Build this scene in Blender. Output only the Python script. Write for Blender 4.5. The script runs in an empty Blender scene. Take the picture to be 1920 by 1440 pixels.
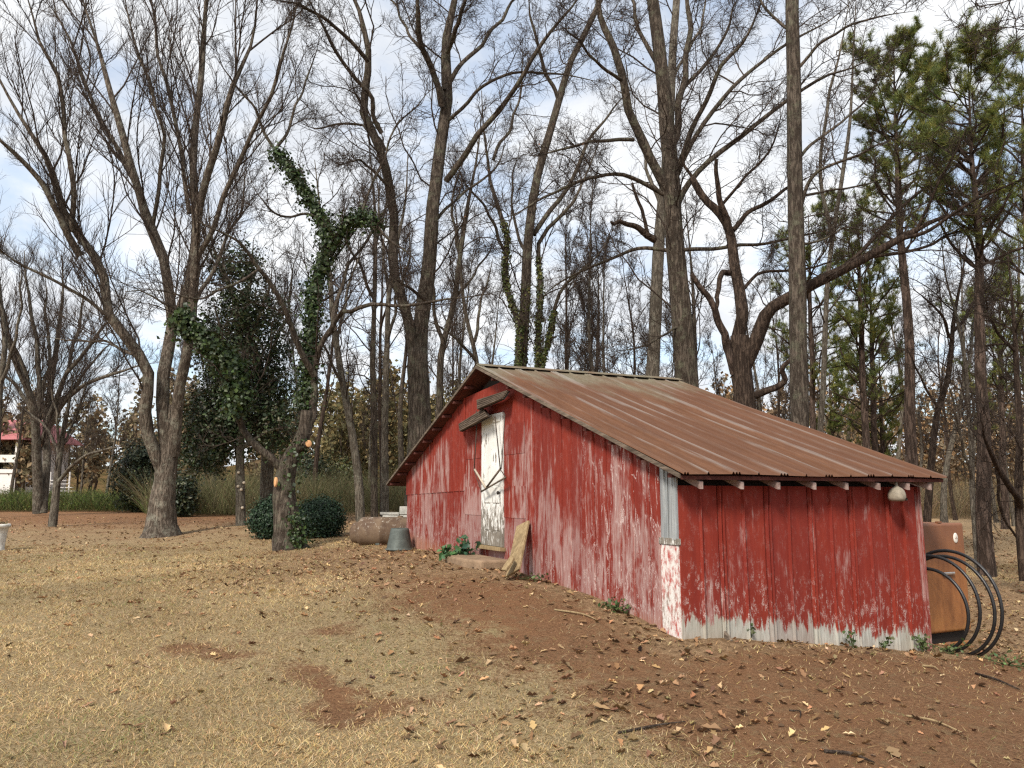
import bpy, math, random
import numpy as np
from mathutils import Vector

rng = np.random.default_rng(11)
random.seed(5)
SC = bpy.context.scene
COL = SC.collection
R = math.radians

# ------------------------------------------------------------------ camera, sky, sun, exposure
F = 1442.0                      # focal length in photograph pixels (1920 wide)
PITCH = math.atan(210 / F)
CAMZ = 1.6
cam_d = bpy.data.cameras.new('camera'); cam = bpy.data.objects.new('camera', cam_d); COL.objects.link(cam)
cam.location = (0, 0, CAMZ); cam.rotation_euler = (R(90) + PITCH, 0, 0)
cam_d.sensor_width = 36; cam_d.lens = 36 * F / 1920; cam_d.clip_start = .05; cam_d.clip_end = 2000
SC.camera = cam

SUN_EL, SUN_AZ = R(44), R(207)          # azimuth clockwise from +Y: behind the camera, to the left
w = bpy.data.worlds.new('World'); SC.world = w; w.use_nodes = True
wt = w.node_tree; wt.nodes.clear()
def wn(t, **k):
    n = wt.nodes.new(t)
    for a, b in k.items(): setattr(n, a, b)
    return n
sky = wn('ShaderNodeTexSky', sky_type='NISHITA', sun_disc=False, sun_elevation=SUN_EL, sun_rotation=SUN_AZ)
tc = wn('ShaderNodeTexCoord'); sp = wn('ShaderNodeSeparateXYZ'); wt.links.new(tc.outputs['Generated'], sp.inputs[0])
def wm(op, a, b):
    n = wn('ShaderNodeMath', operation=op)
    for i, q in enumerate((a, b)):
        if hasattr(q, 'links'): wt.links.new(q, n.inputs[i])
        else: n.inputs[i].default_value = q
    return n.outputs[0]
zz = wm('ADD', wm('MAXIMUM', sp.outputs[2], 0.0), .22)
cb = wn('ShaderNodeCombineXYZ')
wt.links.new(wm('DIVIDE', sp.outputs[0], zz), cb.inputs[0]); wt.links.new(wm('DIVIDE', sp.outputs[1], zz), cb.inputs[1])
def wnoise(sc, det, rough, dist, off):
    mp = wn('ShaderNodeMapping'); mp.inputs['Location'].default_value = off
    wt.links.new(cb.outputs[0], mp.inputs[0])
    n = wn('ShaderNodeTexNoise'); n.inputs['Scale'].default_value = sc; n.inputs['Detail'].default_value = det
    n.inputs['Roughness'].default_value = rough; n.inputs['Distortion'].default_value = dist
    wt.links.new(mp.outputs[0], n.inputs[0]); return n.outputs[0]
def wramp(v, a, b, c=0., d=1.):
    n = wn('ShaderNodeMapRange', interpolation_type='SMOOTHSTEP'); wt.links.new(v, n.inputs[0])
    for i, q in enumerate((a, b, c, d)): n.inputs[i + 1].default_value = q
    return n.outputs[0]
cover = wramp(wnoise(2.1, 9, .6, .3, (3.1, 1.7, 0)), .34, .56, .48, 1.)
shade = wramp(wnoise(3.4, 6, .55, .2, (9.0, 4.2, 2)), .3, .7)
cm = wn('ShaderNodeMix', data_type='RGBA'); wt.links.new(shade, cm.inputs[0])
cm.inputs[6].default_value = (5.6, 5.85, 6.25, 1); cm.inputs[7].default_value = (7.3, 7.4, 7.5, 1)
skm = wn('ShaderNodeMix', data_type='RGBA', blend_type='MULTIPLY'); skm.inputs[0].default_value = 1
wt.links.new(sky.outputs[0], skm.inputs[6]); skm.inputs[7].default_value = (1.5, 1.65, 1.65, 1)
mx = wn('ShaderNodeMix', data_type='RGBA'); wt.links.new(cover, mx.inputs[0])
wt.links.new(skm.outputs[2], mx.inputs[6]); wt.links.new(cm.outputs[2], mx.inputs[7])
bg = wn('ShaderNodeBackground'); bg.inputs[1].default_value = .1; wt.links.new(mx.outputs[2], bg.inputs[0])
wo = wn('ShaderNodeOutputWorld'); wt.links.new(bg.outputs[0], wo.inputs[0])

sun_d = bpy.data.lights.new('sun', 'SUN'); sun = bpy.data.objects.new('sun', sun_d); COL.objects.link(sun)
sun_d.energy = 3.3; sun_d.angle = R(12); sun_d.color = (1, .92, .82)
sd = Vector((math.sin(SUN_AZ) * math.cos(SUN_EL), math.cos(SUN_AZ) * math.cos(SUN_EL), math.sin(SUN_EL)))
sun.rotation_euler = (-sd).to_track_quat('-Z', 'Y').to_euler()
sun.location = (-20, -20, 30)
SC.view_settings.view_transform = 'Standard'; SC.view_settings.look = 'None'
SC.view_settings.exposure = .58; SC.view_settings.gamma = 1
SC.render.engine = 'CYCLES'; SC.cycles.use_denoising = False; SC.cycles.filter_width = 1.3; SC.cycles.max_bounces = 6; SC.cycles.transparent_max_bounces = 6

# ------------------------------------------------------------------ projection helpers (photo pixel + distance -> place)
_c, _s = math.cos(PITCH), math.sin(PITCH)
def ray(px, py):
    a = (px - 960) / F; b = (720 - py) / F
    d = np.array([a, _c - b * _s, _s + b * _c]); return d / d[1]
def P(px, py, Y):
    return ray(px, py) * Y + np.array([0, 0, CAMZ])
UA = R(65.3); U = np.array([math.sin(UA), math.cos(UA)]); V = np.array([-math.cos(UA), math.sin(UA)])
CX = np.array([1.579, 7.42]); SZ = .28            # shed near corner and its ground height
def onx(px, py, xl=0.):                           # shed-local point on the plane x = xl
    r = ray(px, py); t = (CX @ U + xl) / (r[:2] @ U); q = r * t
    return np.array([xl, (q[:2] - CX) @ V, q[2] + CAMZ - SZ])
def ony(px, py, yl=0.):
    r = ray(px, py); t = (CX @ V + yl) / (r[:2] @ V); q = r * t
    return np.array([(q[:2] - CX) @ U, yl, q[2] + CAMZ - SZ])
def l2w(p):
    p = np.asarray(p, float); xy = CX + p[0] * U + p[1] * V
    return np.array([xy[0], xy[1], p[2] + SZ])

# ------------------------------------------------------------------ ground height (smooth sheet through known spots)
_cp = []
def cp(x, y, z): _cp.append((x, y, z))
def cpx(px, py, Y): q = P(px, py, Y); cp(q[0], q[1], q[2])
for q in ((-3.5, 4.5, 0.), (0, 4.5, 0.), (3.2, 4.6, -.05), (0, 0, 0), (-6, 0, 0), (5, 0, -.1), (0, -12, 0), (-15, -12, 0), (15, -12, -.1)): cp(*q)
for y, z in ((0, .29), (1.74, .5), (3.12, .56), (3.8, .62), (5.38, .64), (6.6, .64), (8.5, .6)):
    q = l2w((-.05, y, 0)); cp(q[0], q[1], z - .0)
for x, z in ((.45, .27), (.9, .2), (1.45, .13), (2.2, .05), (3.32, -.09)):
    q = l2w((x, -.05, 0)); cp(q[0], q[1], z)
cpx(303, 1006, 23); cpx(545, 1030, 17.5); cpx(0, 1032, 18.5); cpx(100, 987, 27); cpx(100, 958, 42); cpx(600, 966, 36); cpx(450, 985, 25)
cpx(700, 1019, 16.7); cpx(1815, 1208, 9.9); cpx(1850, 1085, 17); cpx(1880, 1000, 32); cpx(1850, 966, 62); cpx(1900, 1230, 8.8)
for q in ((4, 16, .35), (6, 22, .2), (2, 30, .5), (-40, 30, .6), (-45, 60, .9), (0, 60, .7), (40, 70, .2), (60, 30, 0), (-80, 120, 1.2), (0, 120, 1.), (90, 120, .6),
          (-200, 0, .5), (200, 0, 0), (-300, 300, 1.5), (0, 330, 1.5), (300, 300, 1.), (0, -200, 0), (-200, -200, 0), (200, -200, 0)): cp(*q)
_cp = np.array(_cp)
def _phi(r2): return r2 * np.log(r2 + 1e-9) * .5
def _w(xy): return np.arcsinh(xy / 6.)            # compress distance so that far points do not wobble the near ground
_W = _w(_cp[:, :2] - np.array([0, 8.])); n = len(_W)
_K = _phi(((_W[:, None] - _W[None]) ** 2).sum(-1)) + np.eye(n) * .004
_Q = np.c_[np.ones(n), _W]
_A = np.block([[_K, _Q], [_Q.T, np.zeros((3, 3))]])
_sol = np.linalg.solve(_A, np.r_[_cp[:, 2], 0, 0, 0])
def bumps(x, y):
    near = 1 / (1 + (np.hypot(x, y) / 40) ** 2)
    return near * (.014 * np.sin(1.7 * x + 1.1 * y + .4) * np.sin(1.3 * y - .6 * x) + .011 * np.sin(3.9 * x - 2.2 * y) * np.sin(4.3 * y + 1.9 * x + 1)
                   + .006 * np.sin(9.1 * x + 3.7 * y) * np.sin(8.3 * y - 4.1 * x))
def GZ(x, y):
    x = np.atleast_1d(np.asarray(x, float)); y = np.atleast_1d(np.asarray(y, float))
    q = _w(np.c_[x.ravel(), y.ravel() - 8.]); out = np.empty(len(q))
    for i in range(0, len(q), 20000):
        s = q[i:i + 20000]
        out[i:i + 20000] = _phi(((s[:, None] - _W[None]) ** 2).sum(-1)) @ _sol[:n] + _sol[n] + s @ _sol[n + 1:]
    return out.reshape(x.shape) + bumps(x, y)
def gz(x, y): return float(GZ(x, y)[0])
def on_ground(px, py):
    r = ray(px, py); Y = 8.
    ts = np.linspace(2.5, 90, 1200); z = CAMZ + r[2] * ts - GZ(r[0] * ts, ts)
    i = np.argmax(z < 0) if (z < 0).any() else len(ts) - 1
    return np.array([r[0] * ts[i], ts[i]])

# ------------------------------------------------------------------ material helper
class G:
    def __init__(s, name):
        s.m = bpy.data.materials.new(name); s.m.use_nodes = True; s.t = s.m.node_tree; s.t.nodes.clear(); s._obj = None
    def n(s, typ, ins=None, **k):
        d = s.t.nodes.new(typ)
        for a, b in k.items(): setattr(d, a, b)
        for a, b in (ins or {}).items(): s.set(d.inputs[a], b)
        return d
    def set(s, i, v):
        if hasattr(v, 'is_linked'): s.t.links.new(v, i)
        else:
            if i.type == 'RGBA' and len(v) == 3: v = (*v, 1)
            i.default_value = v
    def obj(s):
        if not s._obj: s._obj = s.n('ShaderNodeTexCoord').outputs['Object']
        return s._obj
    def gen(s): return s.n('ShaderNodeTexCoord').outputs['Generated']
    def pos(s): return s.n('ShaderNodeNewGeometry').outputs['Position']
    def rand(s): return s.n('ShaderNodeObjectInfo').outputs['Random']
    def xyz(s, v): return s.n('ShaderNodeSeparateXYZ', {0: v}).outputs
    def attr(s, name): return s.n('ShaderNodeAttribute', attribute_name=name).outputs
    def M(s, op, a, b=0., c=0., clamp=False): return s.n('ShaderNodeMath', {0: a, 1: b, 2: c}, operation=op, use_clamp=clamp).outputs[0]
    def map(s, v, scale=(1, 1, 1), loc=(0, 0, 0)): return s.n('ShaderNodeMapping', {0: v, 'Scale': scale, 'Location': loc}).outputs[0]
    def noise(s, v, sc=5., det=4., rough=.55, dist=0.): return s.n('ShaderNodeTexNoise', {'Vector': v, 'Scale': sc, 'Detail': det, 'Roughness': rough, 'Distortion': dist}).outputs[0]
    def ncol(s, v, sc=5., det=4.): return s.n('ShaderNodeTexNoise', {'Vector': v, 'Scale': sc, 'Detail': det}).outputs[1]
    def voro(s, v, sc=5., out=0, feature='F1'): return s.n('ShaderNodeTexVoronoi', {'Vector': v, 'Scale': sc}, feature=feature).outputs[out]
    def ss(s, v, a, b, c=0., d=1.): return s.n('ShaderNodeMapRange', {0: v, 1: a, 2: b, 3: c, 4: d}, interpolation_type='SMOOTHSTEP').outputs[0]
    def mix(s, f, a, b, blend='MIX'): return s.n('ShaderNodeMix', {0: f, 6: a, 7: b}, data_type='RGBA', blend_type=blend).outputs[2]
    def bump(s, h, st=.4, d=.02): return s.n('ShaderNodeBump', {'Height': h, 'Strength': st, 'Distance': d}).outputs[0]
    def out(s, col, rough=.8, normal=None, metal=0., spec=.3):
        b = s.n('ShaderNodeBsdfPrincipled', {'Base Color': col, 'Roughness': rough, 'Metallic': metal, 'Specular IOR Level': spec})
        if normal is not None: s.set(b.inputs['Normal'], normal)
        s.t.links.new(b.outputs[0], s.n('ShaderNodeOutputMaterial').inputs[0]); return s.m

def flat(name, col, var=.25, rough=.8, sc=6., bump=.3, metal=0., spec=.3):     # plain surface with grain and blotches
    g = G(name); o = g.obj(); a = g.noise(o, sc, 6, .6); b = g.noise(o, sc * 9, 3)
    d = tuple(c * (1 - var) for c in col); l = tuple(min(1, c * (1 + var)) for c in col)
    c = g.mix(g.ss(g.M('ADD', g.M('MULTIPLY', a, .7), g.M('MULTIPLY', b, .3)), .3, .7), d, l)
    return g.out(c, rough, g.bump(b, bump, .01), metal, spec)

def bark(name, dark, light, lichen=None, sz=1.):
    g = G(name); o = g.obj()
    st = g.map(o, (9 * sz, 9 * sz, 1.6 * sz))
    r = g.noise(st, 2.2, 6, .65, .4); f = g.noise(g.map(o, (30, 30, 9)), 1.5, 4, .6); big = g.noise(o, 1.1, 3)
    h = g.M('ADD', g.ss(r, .38, .62), g.M('MULTIPLY', f, .5))
    c = g.mix(g.ss(h, .25, 1.15), dark, light)
    if lichen:
        l = g.noise(o, 3.5, 7, .7); c = g.mix(g.M('MULTIPLY', g.ss(l, .5, .64), .75), c, lichen)
    c = g.mix(g.ss(big, .35, .7, 0, .35), c, tuple(q * .55 for q in dark))
    return g.out(c, .95, g.bump(h, .9, .03), 0, .15)

def vcol(name, rough=.8, spec=.25, tint=None, trans=0.):     # colour that differs from leaf to leaf / blade to blade
    g = G(name); c = g.attr('tone')[0]
    if trans:
        p = g.n('ShaderNodeBsdfPrincipled', {'Base Color': c, 'Roughness': rough, 'Specular IOR Level': spec})
        t = g.n('ShaderNodeBsdfTranslucent', {'Color': c}); m = g.n('ShaderNodeMixShader', {0: trans, 1: p.outputs[0], 2: t.outputs[0]})
        g.t.links.new(m.outputs[0], g.n('ShaderNodeOutputMaterial').inputs[0]); return g.m
    return g.out(c, rough, None, 0, spec)

# ------------------------------------------------------------------ mesh helpers
def link(o, parent=None):
    COL.objects.link(o)
    if parent is not None: o.parent = parent
    return o
def tag(o, label=None, cat=None, group=None, kind=None):
    for k, v in (('label', label), ('category', cat), ('group', group), ('kind', kind)):
        if v: o[k] = v
    return o
def empty(name, loc, rz=0., label=None, cat=None, group=None):
    o = bpy.data.objects.new(name, None); o.empty_display_size = .2; o.location = loc; o.rotation_euler = (0, 0, rz); link(o)
    return tag(o, label, cat, group)
def mesh(name, Vv, Ff, mat, parent=None, smooth=False, tone=None, attr=None, loc=None, mats=None, fm=None):
    Vv = np.asarray(Vv, np.float32).reshape(-1, 3)
    me = bpy.data.meshes.new(name)
    if isinstance(Ff, np.ndarray):
        nf, k = Ff.shape
        me.vertices.add(len(Vv)); me.vertices.foreach_set('co', Vv.ravel())
        me.loops.add(nf * k); me.loops.foreach_set('vertex_index', Ff.astype(np.int32).ravel())
        me.polygons.add(nf); me.polygons.foreach_set('loop_start', np.arange(0, nf * k, k, dtype=np.int32))
        me.polygons.foreach_set('loop_total', np.full(nf, k, np.int32))
        me.update(calc_edges=True)
    else:
        me.from_pydata([tuple(map(float, q)) for q in Vv], [], [tuple(map(int, q)) for q in Ff]); me.update()
    if smooth: me.polygons.foreach_set('use_smooth', np.ones(len(me.polygons), bool))
    if tone is not None:
        a = me.attributes.new('tone', 'FLOAT_COLOR', 'POINT')
        a.data.foreach_set('color', np.c_[tone, np.ones(len(tone))].astype(np.float32).ravel())
    for k, v in (attr or {}).items():
        a = me.attributes.new(k, 'FLOAT', 'POINT'); a.data.foreach_set('value', np.asarray(v, np.float32).ravel())
    for m in (mats or [mat]): me.materials.append(m)
    if fm is not None: me.polygons.foreach_set('material_index', np.asarray(fm, np.int32))
    o = bpy.data.objects.new(name, me)
    if loc is not None: o.location = loc
    return link(o, parent)
BOXF = [(0, 3, 2, 1), (4, 5, 6, 7), (0, 1, 5, 4), (1, 2, 6, 5), (2, 3, 7, 6), (3, 0, 4, 7)]
def hexa(name, pts, mat, parent=None):              # eight corners: bottom ring, top ring
    return mesh(name, pts, BOXF, mat, parent)
def box(name, lo, hi, mat, parent=None, jit=0.):
    x0, y0, z0 = lo; x1, y1, z1 = hi
    p = np.array([(x0, y0, z0), (x1, y0, z0), (x1, y1, z0), (x0, y1, z0), (x0, y0, z1), (x1, y0, z1), (x1, y1, z1), (x0, y1, z1)], float)
    if jit: p += rng.uniform(-jit, jit, p.shape)
    return hexa(name, p, mat, parent)
def bevel(o, wd=.01, seg=2):
    m = o.modifiers.new('edge', 'BEVEL'); m.width = wd; m.segments = seg; m.limit_method = 'ANGLE'
    return o
def smooth_line(pts, M):
    p = np.asarray(pts, float)
    if len(p) == 2: t = np.linspace(0, 1, M)[:, None]; return p[0] * (1 - t) + p[1] * t
    q = np.vstack([2 * p[0] - p[1], p, 2 * p[-1] - p[-2]]); o = []
    for i in range(1, len(q) - 2):
        for t in np.linspace(0, 1, 10, endpoint=False):
            a, b, c_, d = q[i - 1], q[i], q[i + 1], q[i + 2]
            o.append(.5 * (2 * b + (c_ - a) * t + (2 * a - 5 * b + 4 * c_ - d) * t ** 2 + (3 * b - a - 3 * c_ + d) * t ** 3))
    o.append(p[-1]); o = np.array(o)
    s = np.r_[0, np.cumsum(np.linalg.norm(np.diff(o[:, :3], axis=0), axis=1))]; u = np.linspace(0, s[-1], M)
    return np.stack([np.interp(u, s, o[:, k]) for k in range(p.shape[1])], 1)
def tubes(Pp, Rr, sides, cap=False, rough=0.):
    """(N,M,3) centre lines + (N,M) radii -> vertices and quads"""
    N, M, _ = Pp.shape
    T = np.gradient(Pp, axis=1); T /= np.linalg.norm(T, axis=2, keepdims=True) + 1e-9
    D = Pp[:, -1] - Pp[:, 0]; ax = np.where(np.abs(D[:, 2:3]) > .75 * np.linalg.norm(D, axis=1, keepdims=True), np.array([[1., .2, 0]]), np.array([[.1, .2, 1.]]))
    A = np.cross(T, ax[:, None, :]); A /= np.linalg.norm(A, axis=2, keepdims=True) + 1e-9
    B = np.cross(T, A)
    th = np.arange(sides) * 2 * math.pi / sides
    rr = np.repeat(Rr[:, :, None], sides, 2)
    if rough: rr = rr * (1 + rough * rng.standard_normal(rr.shape))
    Vv = Pp[:, :, None, :] + rr[..., None] * (A[:, :, None, :] * np.cos(th)[None, None, :, None] + B[:, :, None, :] * np.sin(th)[None, None, :, None])
    i = np.arange(N)[:, None, None] * M * sides; j = np.arange(M - 1)[None, :, None] * sides; k = np.arange(sides)[None, None, :]; k2 = (k + 1) % sides
    Q = np.stack([i + j + k, i + j + k2, i + j + sides + k2, i + j + sides + k], -1).reshape(-1, 4)
    return Vv.reshape(-1, 3), Q
def tube(name, pts, r, mat, parent=None, sides=8, M=None, smooth=True):
    pts = np.asarray(pts, float); M = M or max(2, (len(pts) - 1) * 5 + 1)
    q = smooth_line(pts, M); rr = np.interp(np.linspace(0, 1, M), np.linspace(0, 1, np.size(r)), np.atleast_1d(r)) if np.size(r) > 1 else np.full(M, r)
    q2 = np.vstack([q[:1], q, q[-1:]]); d = .0005
    q2[0] -= (q[1] - q[0]) / np.linalg.norm(q[1] - q[0]) * d; q2[-1] += (q[-1] - q[-2]) / np.linalg.norm(q[-1] - q[-2]) * d
    rr = np.r_[rr[0] * .05, rr, rr[-1] * .05]
    v, f = tubes(q2[None], rr[None], sides)
    return mesh(name, v, f, mat, parent, smooth)
def lathe(name, prof, mat, parent=None, seg=28, smooth=True, axis='z', org=(0, 0, 0), wob=0.):
    prof = np.array(prof, float); k = len(prof); th = np.arange(seg) * 2 * math.pi / seg
    rr = prof[:, 0][:, None] * (1 + wob * np.sin(3 * th + 1)[None]); zz_ = np.repeat(prof[:, 1][:, None], seg, 1)
    v = np.stack([rr * np.cos(th), rr * np.sin(th), zz_], -1)
    if axis == 'x': v = v[..., [2, 0, 1]]
    if axis == 'y': v = v[..., [1, 2, 0]]
    j = np.arange(k - 1)[:, None] * seg; a = np.arange(seg)[None]; b = (a + 1) % seg
    Q = np.stack([j + a, j + b, j + seg + b, j + seg + a], -1).reshape(-1, 4)
    return mesh(name, v.reshape(-1, 3) + np.array(org), Q, mat, parent, smooth)
def unit(v): return v / (np.linalg.norm(v, axis=-1, keepdims=True) + 1e-9)
def leaves(name, pos, size, tone, mat, parent=None, asp=.55, nrm=None, fold=.25, up=0., kind=None):
    """one folded diamond-ish leaf for each position"""
    N = len(pos); pos = np.asarray(pos)
    nn = unit(rng.standard_normal((N, 3)) + np.array([0, 0, up])) if nrm is None else unit(nrm + .55 * rng.standard_normal((N, 3)))
    a = unit(np.cross(nn, rng.standard_normal((N, 3)))); b = np.cross(nn, a)
    s = (np.ones(N) * size)[:, None]
    v = np.stack([pos - a * s * .5, pos + b * s * asp * .5 + nn * s * fold * .5 + a * s * .05, pos + a * s * .5, pos - b * s * asp * .5 + nn * s * fold * .5 + a * s * .05], 1)
    i = np.arange(N)[:, None] * 4
    f = np.concatenate([i + np.array([0, 2, 1]), i + np.array([0, 3, 2])])
    o = mesh(name, v.reshape(-1, 3), f, mat, parent, tone=np.repeat(tone, 4, 0))
    if kind: o['kind'] = kind
    return o
def tones(N, cols, var=.2):
    cols = np.array(cols); c = cols[rng.integers(0, len(cols), N)]
    return np.clip(c * (1 + var * rng.standard_normal((N, 1))) * (1 + .06 * rng.standard_normal((N, 3))), .004, 1)

# ------------------------------------------------------------------ ground
lawn_line = [(-500, 1062), (0, 1048), (200, 1042), (420, 1050), (560, 1078), (700, 1125), (800, 1185), (950, 1258), (1080, 1335), (1220, 1400), (1330, 1439)]
LP = [on_ground(*q) for q in lawn_line]
LP = np.array([np.array([-60., LP[0][1]])] + LP + [np.array([2.2, 2.]), np.array([4., -30.]), np.array([-60., -30.])])
def sdist(poly, x, y):
    """signed distance, positive inside"""
    p = np.stack([x, y], -1); d = np.full(x.shape, 1e9); ins = np.zeros(x.shape, bool)
    for i in range(len(poly)):
        a, b = poly[i], poly[(i + 1) % len(poly)]; ab = b - a
        t = np.clip(((p - a) @ ab) / (ab @ ab), 0, 1)
        d = np.minimum(d, np.linalg.norm(p - a - t[..., None] * ab, axis=-1))
        c = ((a[1] > y) != (b[1] > y)) & (x < (b[0] - a[0]) * (y - a[1]) / (b[1] - a[1] + 1e-12) + a[0]); ins ^= c
    return np.where(ins, d, -d)
def blob(px, py, rx, ry, rot=0.):
    c = on_ground(px, py); return (c, rx, ry, rot)
BARE = [blob(540, 1268, .55, .22, -.5), blob(610, 1300, .5, .22, -.5), blob(420, 1225, .6, .16, -.2), blob(660, 1345, .5, .2, -.3), blob(300, 1230, .5, .15, 0),
        blob(60, 1285, .35, .15, 0.), blob(560, 1195, .5, .2, 0), blob(270, 1330, .3, .12, .2)]
def lawn_mask(x, y):
    m = np.clip(.5 + sdist(LP, x, y) / 2.2, 0, 1)
    for c, rx, ry, rot in BARE:
        dx, dy = x - c[0] + .16 * np.sin(4.3 * y + 2 * x) + .07 * np.sin(11 * y - 5 * x), y - c[1] + .13 * np.sin(5.1 * x + 1) + .06 * np.sin(13 * x + 4 * y); a = dx * math.cos(rot) + dy * math.sin(rot); b = -dx * math.sin(rot) + dy * math.cos(rot)
        m = m - .5 * np.exp(-((a / rx) ** 2 + (b / ry / 1.6) ** 2))
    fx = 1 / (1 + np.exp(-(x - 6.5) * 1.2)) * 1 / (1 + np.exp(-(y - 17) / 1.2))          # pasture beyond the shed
    m = m + .62 * np.clip((2 - x) / 4, 0, 1) * np.exp(-((y - 21) / 9) ** 2) * (m < .6)
    return np.clip(np.maximum(m, fx), 0, 1)
def litter_mask(x, y):                                # dead leaves gather under the trees and along the walls
    a = np.exp(-((y - 24) / 9) ** 2) * (x < 3) * np.clip((4 - x) / 4, 0, 1)
    b = np.exp(-((x - (CX[0] + 6 * V[0] - 1)) / 3.2) ** 2 - ((y - 12.2) / 3) ** 2)
    lx = (x - CX[0]) * U[0] + (y - CX[1]) * U[1]; ly = (x - CX[0]) * V[0] + (y - CX[1]) * V[1]
    c = np.exp(-(np.maximum(np.maximum(-lx, -ly), 0) / .45) ** 2) * (ly > -1) * (lx > -1)
    d = np.exp(-((x - 7.4) / 2.2) ** 2 - ((y - 11) / 2.6) ** 2)
    e = .35 * np.exp(-((x - 1) / 2.) ** 2 - ((y - 6) / 1.5) ** 2)
    return np.clip(.6 * a + b + c + d + e, 0, 1)
t = np.linspace(-6.5, 6.5, 225); gx = .9 * np.sinh(t); gy = 8 + .9 * np.sinh(t)
XX, YY = np.meshgrid(gx, gy); ZZ = GZ(XX.ravel(), YY.ravel()).reshape(XX.shape)
N0 = len(t); ii = (np.arange(N0 - 1)[:, None] * N0 + np.arange(N0 - 1)[None]).ravel()
GF = np.stack([ii, ii + 1, ii + N0 + 1, ii + N0], 1)

g = G('yard_soil_and_turf'); o = g.pos()
lawn = g.attr('lawn')[2]; lit = g.attr('litter')[2]
n1 = g.noise(o, 1.3, 6, .62); n2 = g.noise(o, 7, 6, .65); n3 = g.noise(o, 38, 5, .7); n4 = g.noise(o, 160, 3, .7); n0 = g.noise(o, .35, 4)
mk = g.ss(g.M('ADD', lawn, g.M('MULTIPLY', g.M('SUBTRACT', g.M('ADD', g.M('MULTIPLY', n1, .5), g.M('MULTIPLY', g.M('ADD', n2, n3), .25)), .5), 1.9)), .34, .66)
tan = g.mix(g.ss(n3, .3, .7), (.22, .158, .08), (.54, .42, .245))
tan = g.mix(g.ss(n2, .4, .75, 0, .6), tan, (.42, .31, .165))
tan = g.mix(g.ss(n1, .56, .75, 0, .35), tan, (.27, .23, .1))
tan = g.mix(g.ss(n0, .5, .7, 0, .4), tan, (.36, .24, .12))
soil = g.mix(g.ss(n3, .3, .72), (.145, .074, .038), (.34, .192, .103))
soil = g.mix(g.ss(n1, .35, .7, 0, .65), soil, (.285, .142, .07))
soil = g.mix(g.ss(n4, .62, .72, 0, .6), soil, (.42, .31, .2))
soil = g.mix(g.ss(n2, .5, .72, 0, .6), soil, (.26, .19, .105))
soil = g.mix(g.ss(g.voro(o, 55), .02, .16, .55, 0), soil, (.36, .25, .15))
leafy = g.mix(g.ss(g.voro(o, 22, 1), .0, 1.), (.15, .092, .05), (.5, .34, .2))
leafy = g.mix(g.ss(n4, .4, .65), leafy, (.31, .2, .105))
base = g.mix(mk, soil, tan)
px_, py_, pz_ = g.xyz(o)
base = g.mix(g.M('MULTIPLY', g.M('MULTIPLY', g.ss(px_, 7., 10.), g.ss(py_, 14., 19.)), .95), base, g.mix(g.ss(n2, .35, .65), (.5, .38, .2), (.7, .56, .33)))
base = g.mix(g.M('MULTIPLY', g.ss(g.M('ADD', lit, g.M('MULTIPLY', g.M('SUBTRACT', n2, .5), 1.)), .3, .8), .85), base, leafy)
hh = g.M('ADD', g.M('MULTIPLY', n3, .6), g.M('MULTIPLY', n4, .5)); hh = g.M('ADD', hh, g.M('MULTIPLY', n2, .6))
M_ground = g.out(base, .97, g.bump(hh, 1., .05), 0, .1)
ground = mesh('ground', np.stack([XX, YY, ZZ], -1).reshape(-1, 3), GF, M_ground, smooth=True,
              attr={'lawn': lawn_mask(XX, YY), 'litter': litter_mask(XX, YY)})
ground['kind'] = 'structure'

# wooded hillside far behind
hx = np.linspace(-260, 260, 90); hy = np.linspace(96, 240, 24); HX, HY = np.meshgrid(hx, hy)
HZ = .3 + np.clip((HY - 97) / 60, 0, 1) * (9 + 3 * np.sin(HX * .03 + 1) + 1.5 * np.sin(HX * .11)) + .6 * np.sin(HX * .5 + HY * .3)
HZ[0] -= 2
i2 = (np.arange(23)[:, None] * 90 + np.arange(89)[None]).ravel()
g = G('far_hillside'); o = g.pos(); c = g.mix(g.ss(g.noise(o, .25, 6, .7), .3, .7), (.085, .07, .03), (.2, .125, .06))
M_hill = g.out(c, 1., g.bump(g.noise(o, 1.2, 5, .7), 1., 1.), 0, 0.)
hill = mesh('hill', np.stack([HX, HY, HZ], -1).reshape(-1, 3), np.stack([i2, i2 + 1, i2 + 91, i2 + 90], 1), M_hill, smooth=True); hill['kind'] = 'structure'

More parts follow.
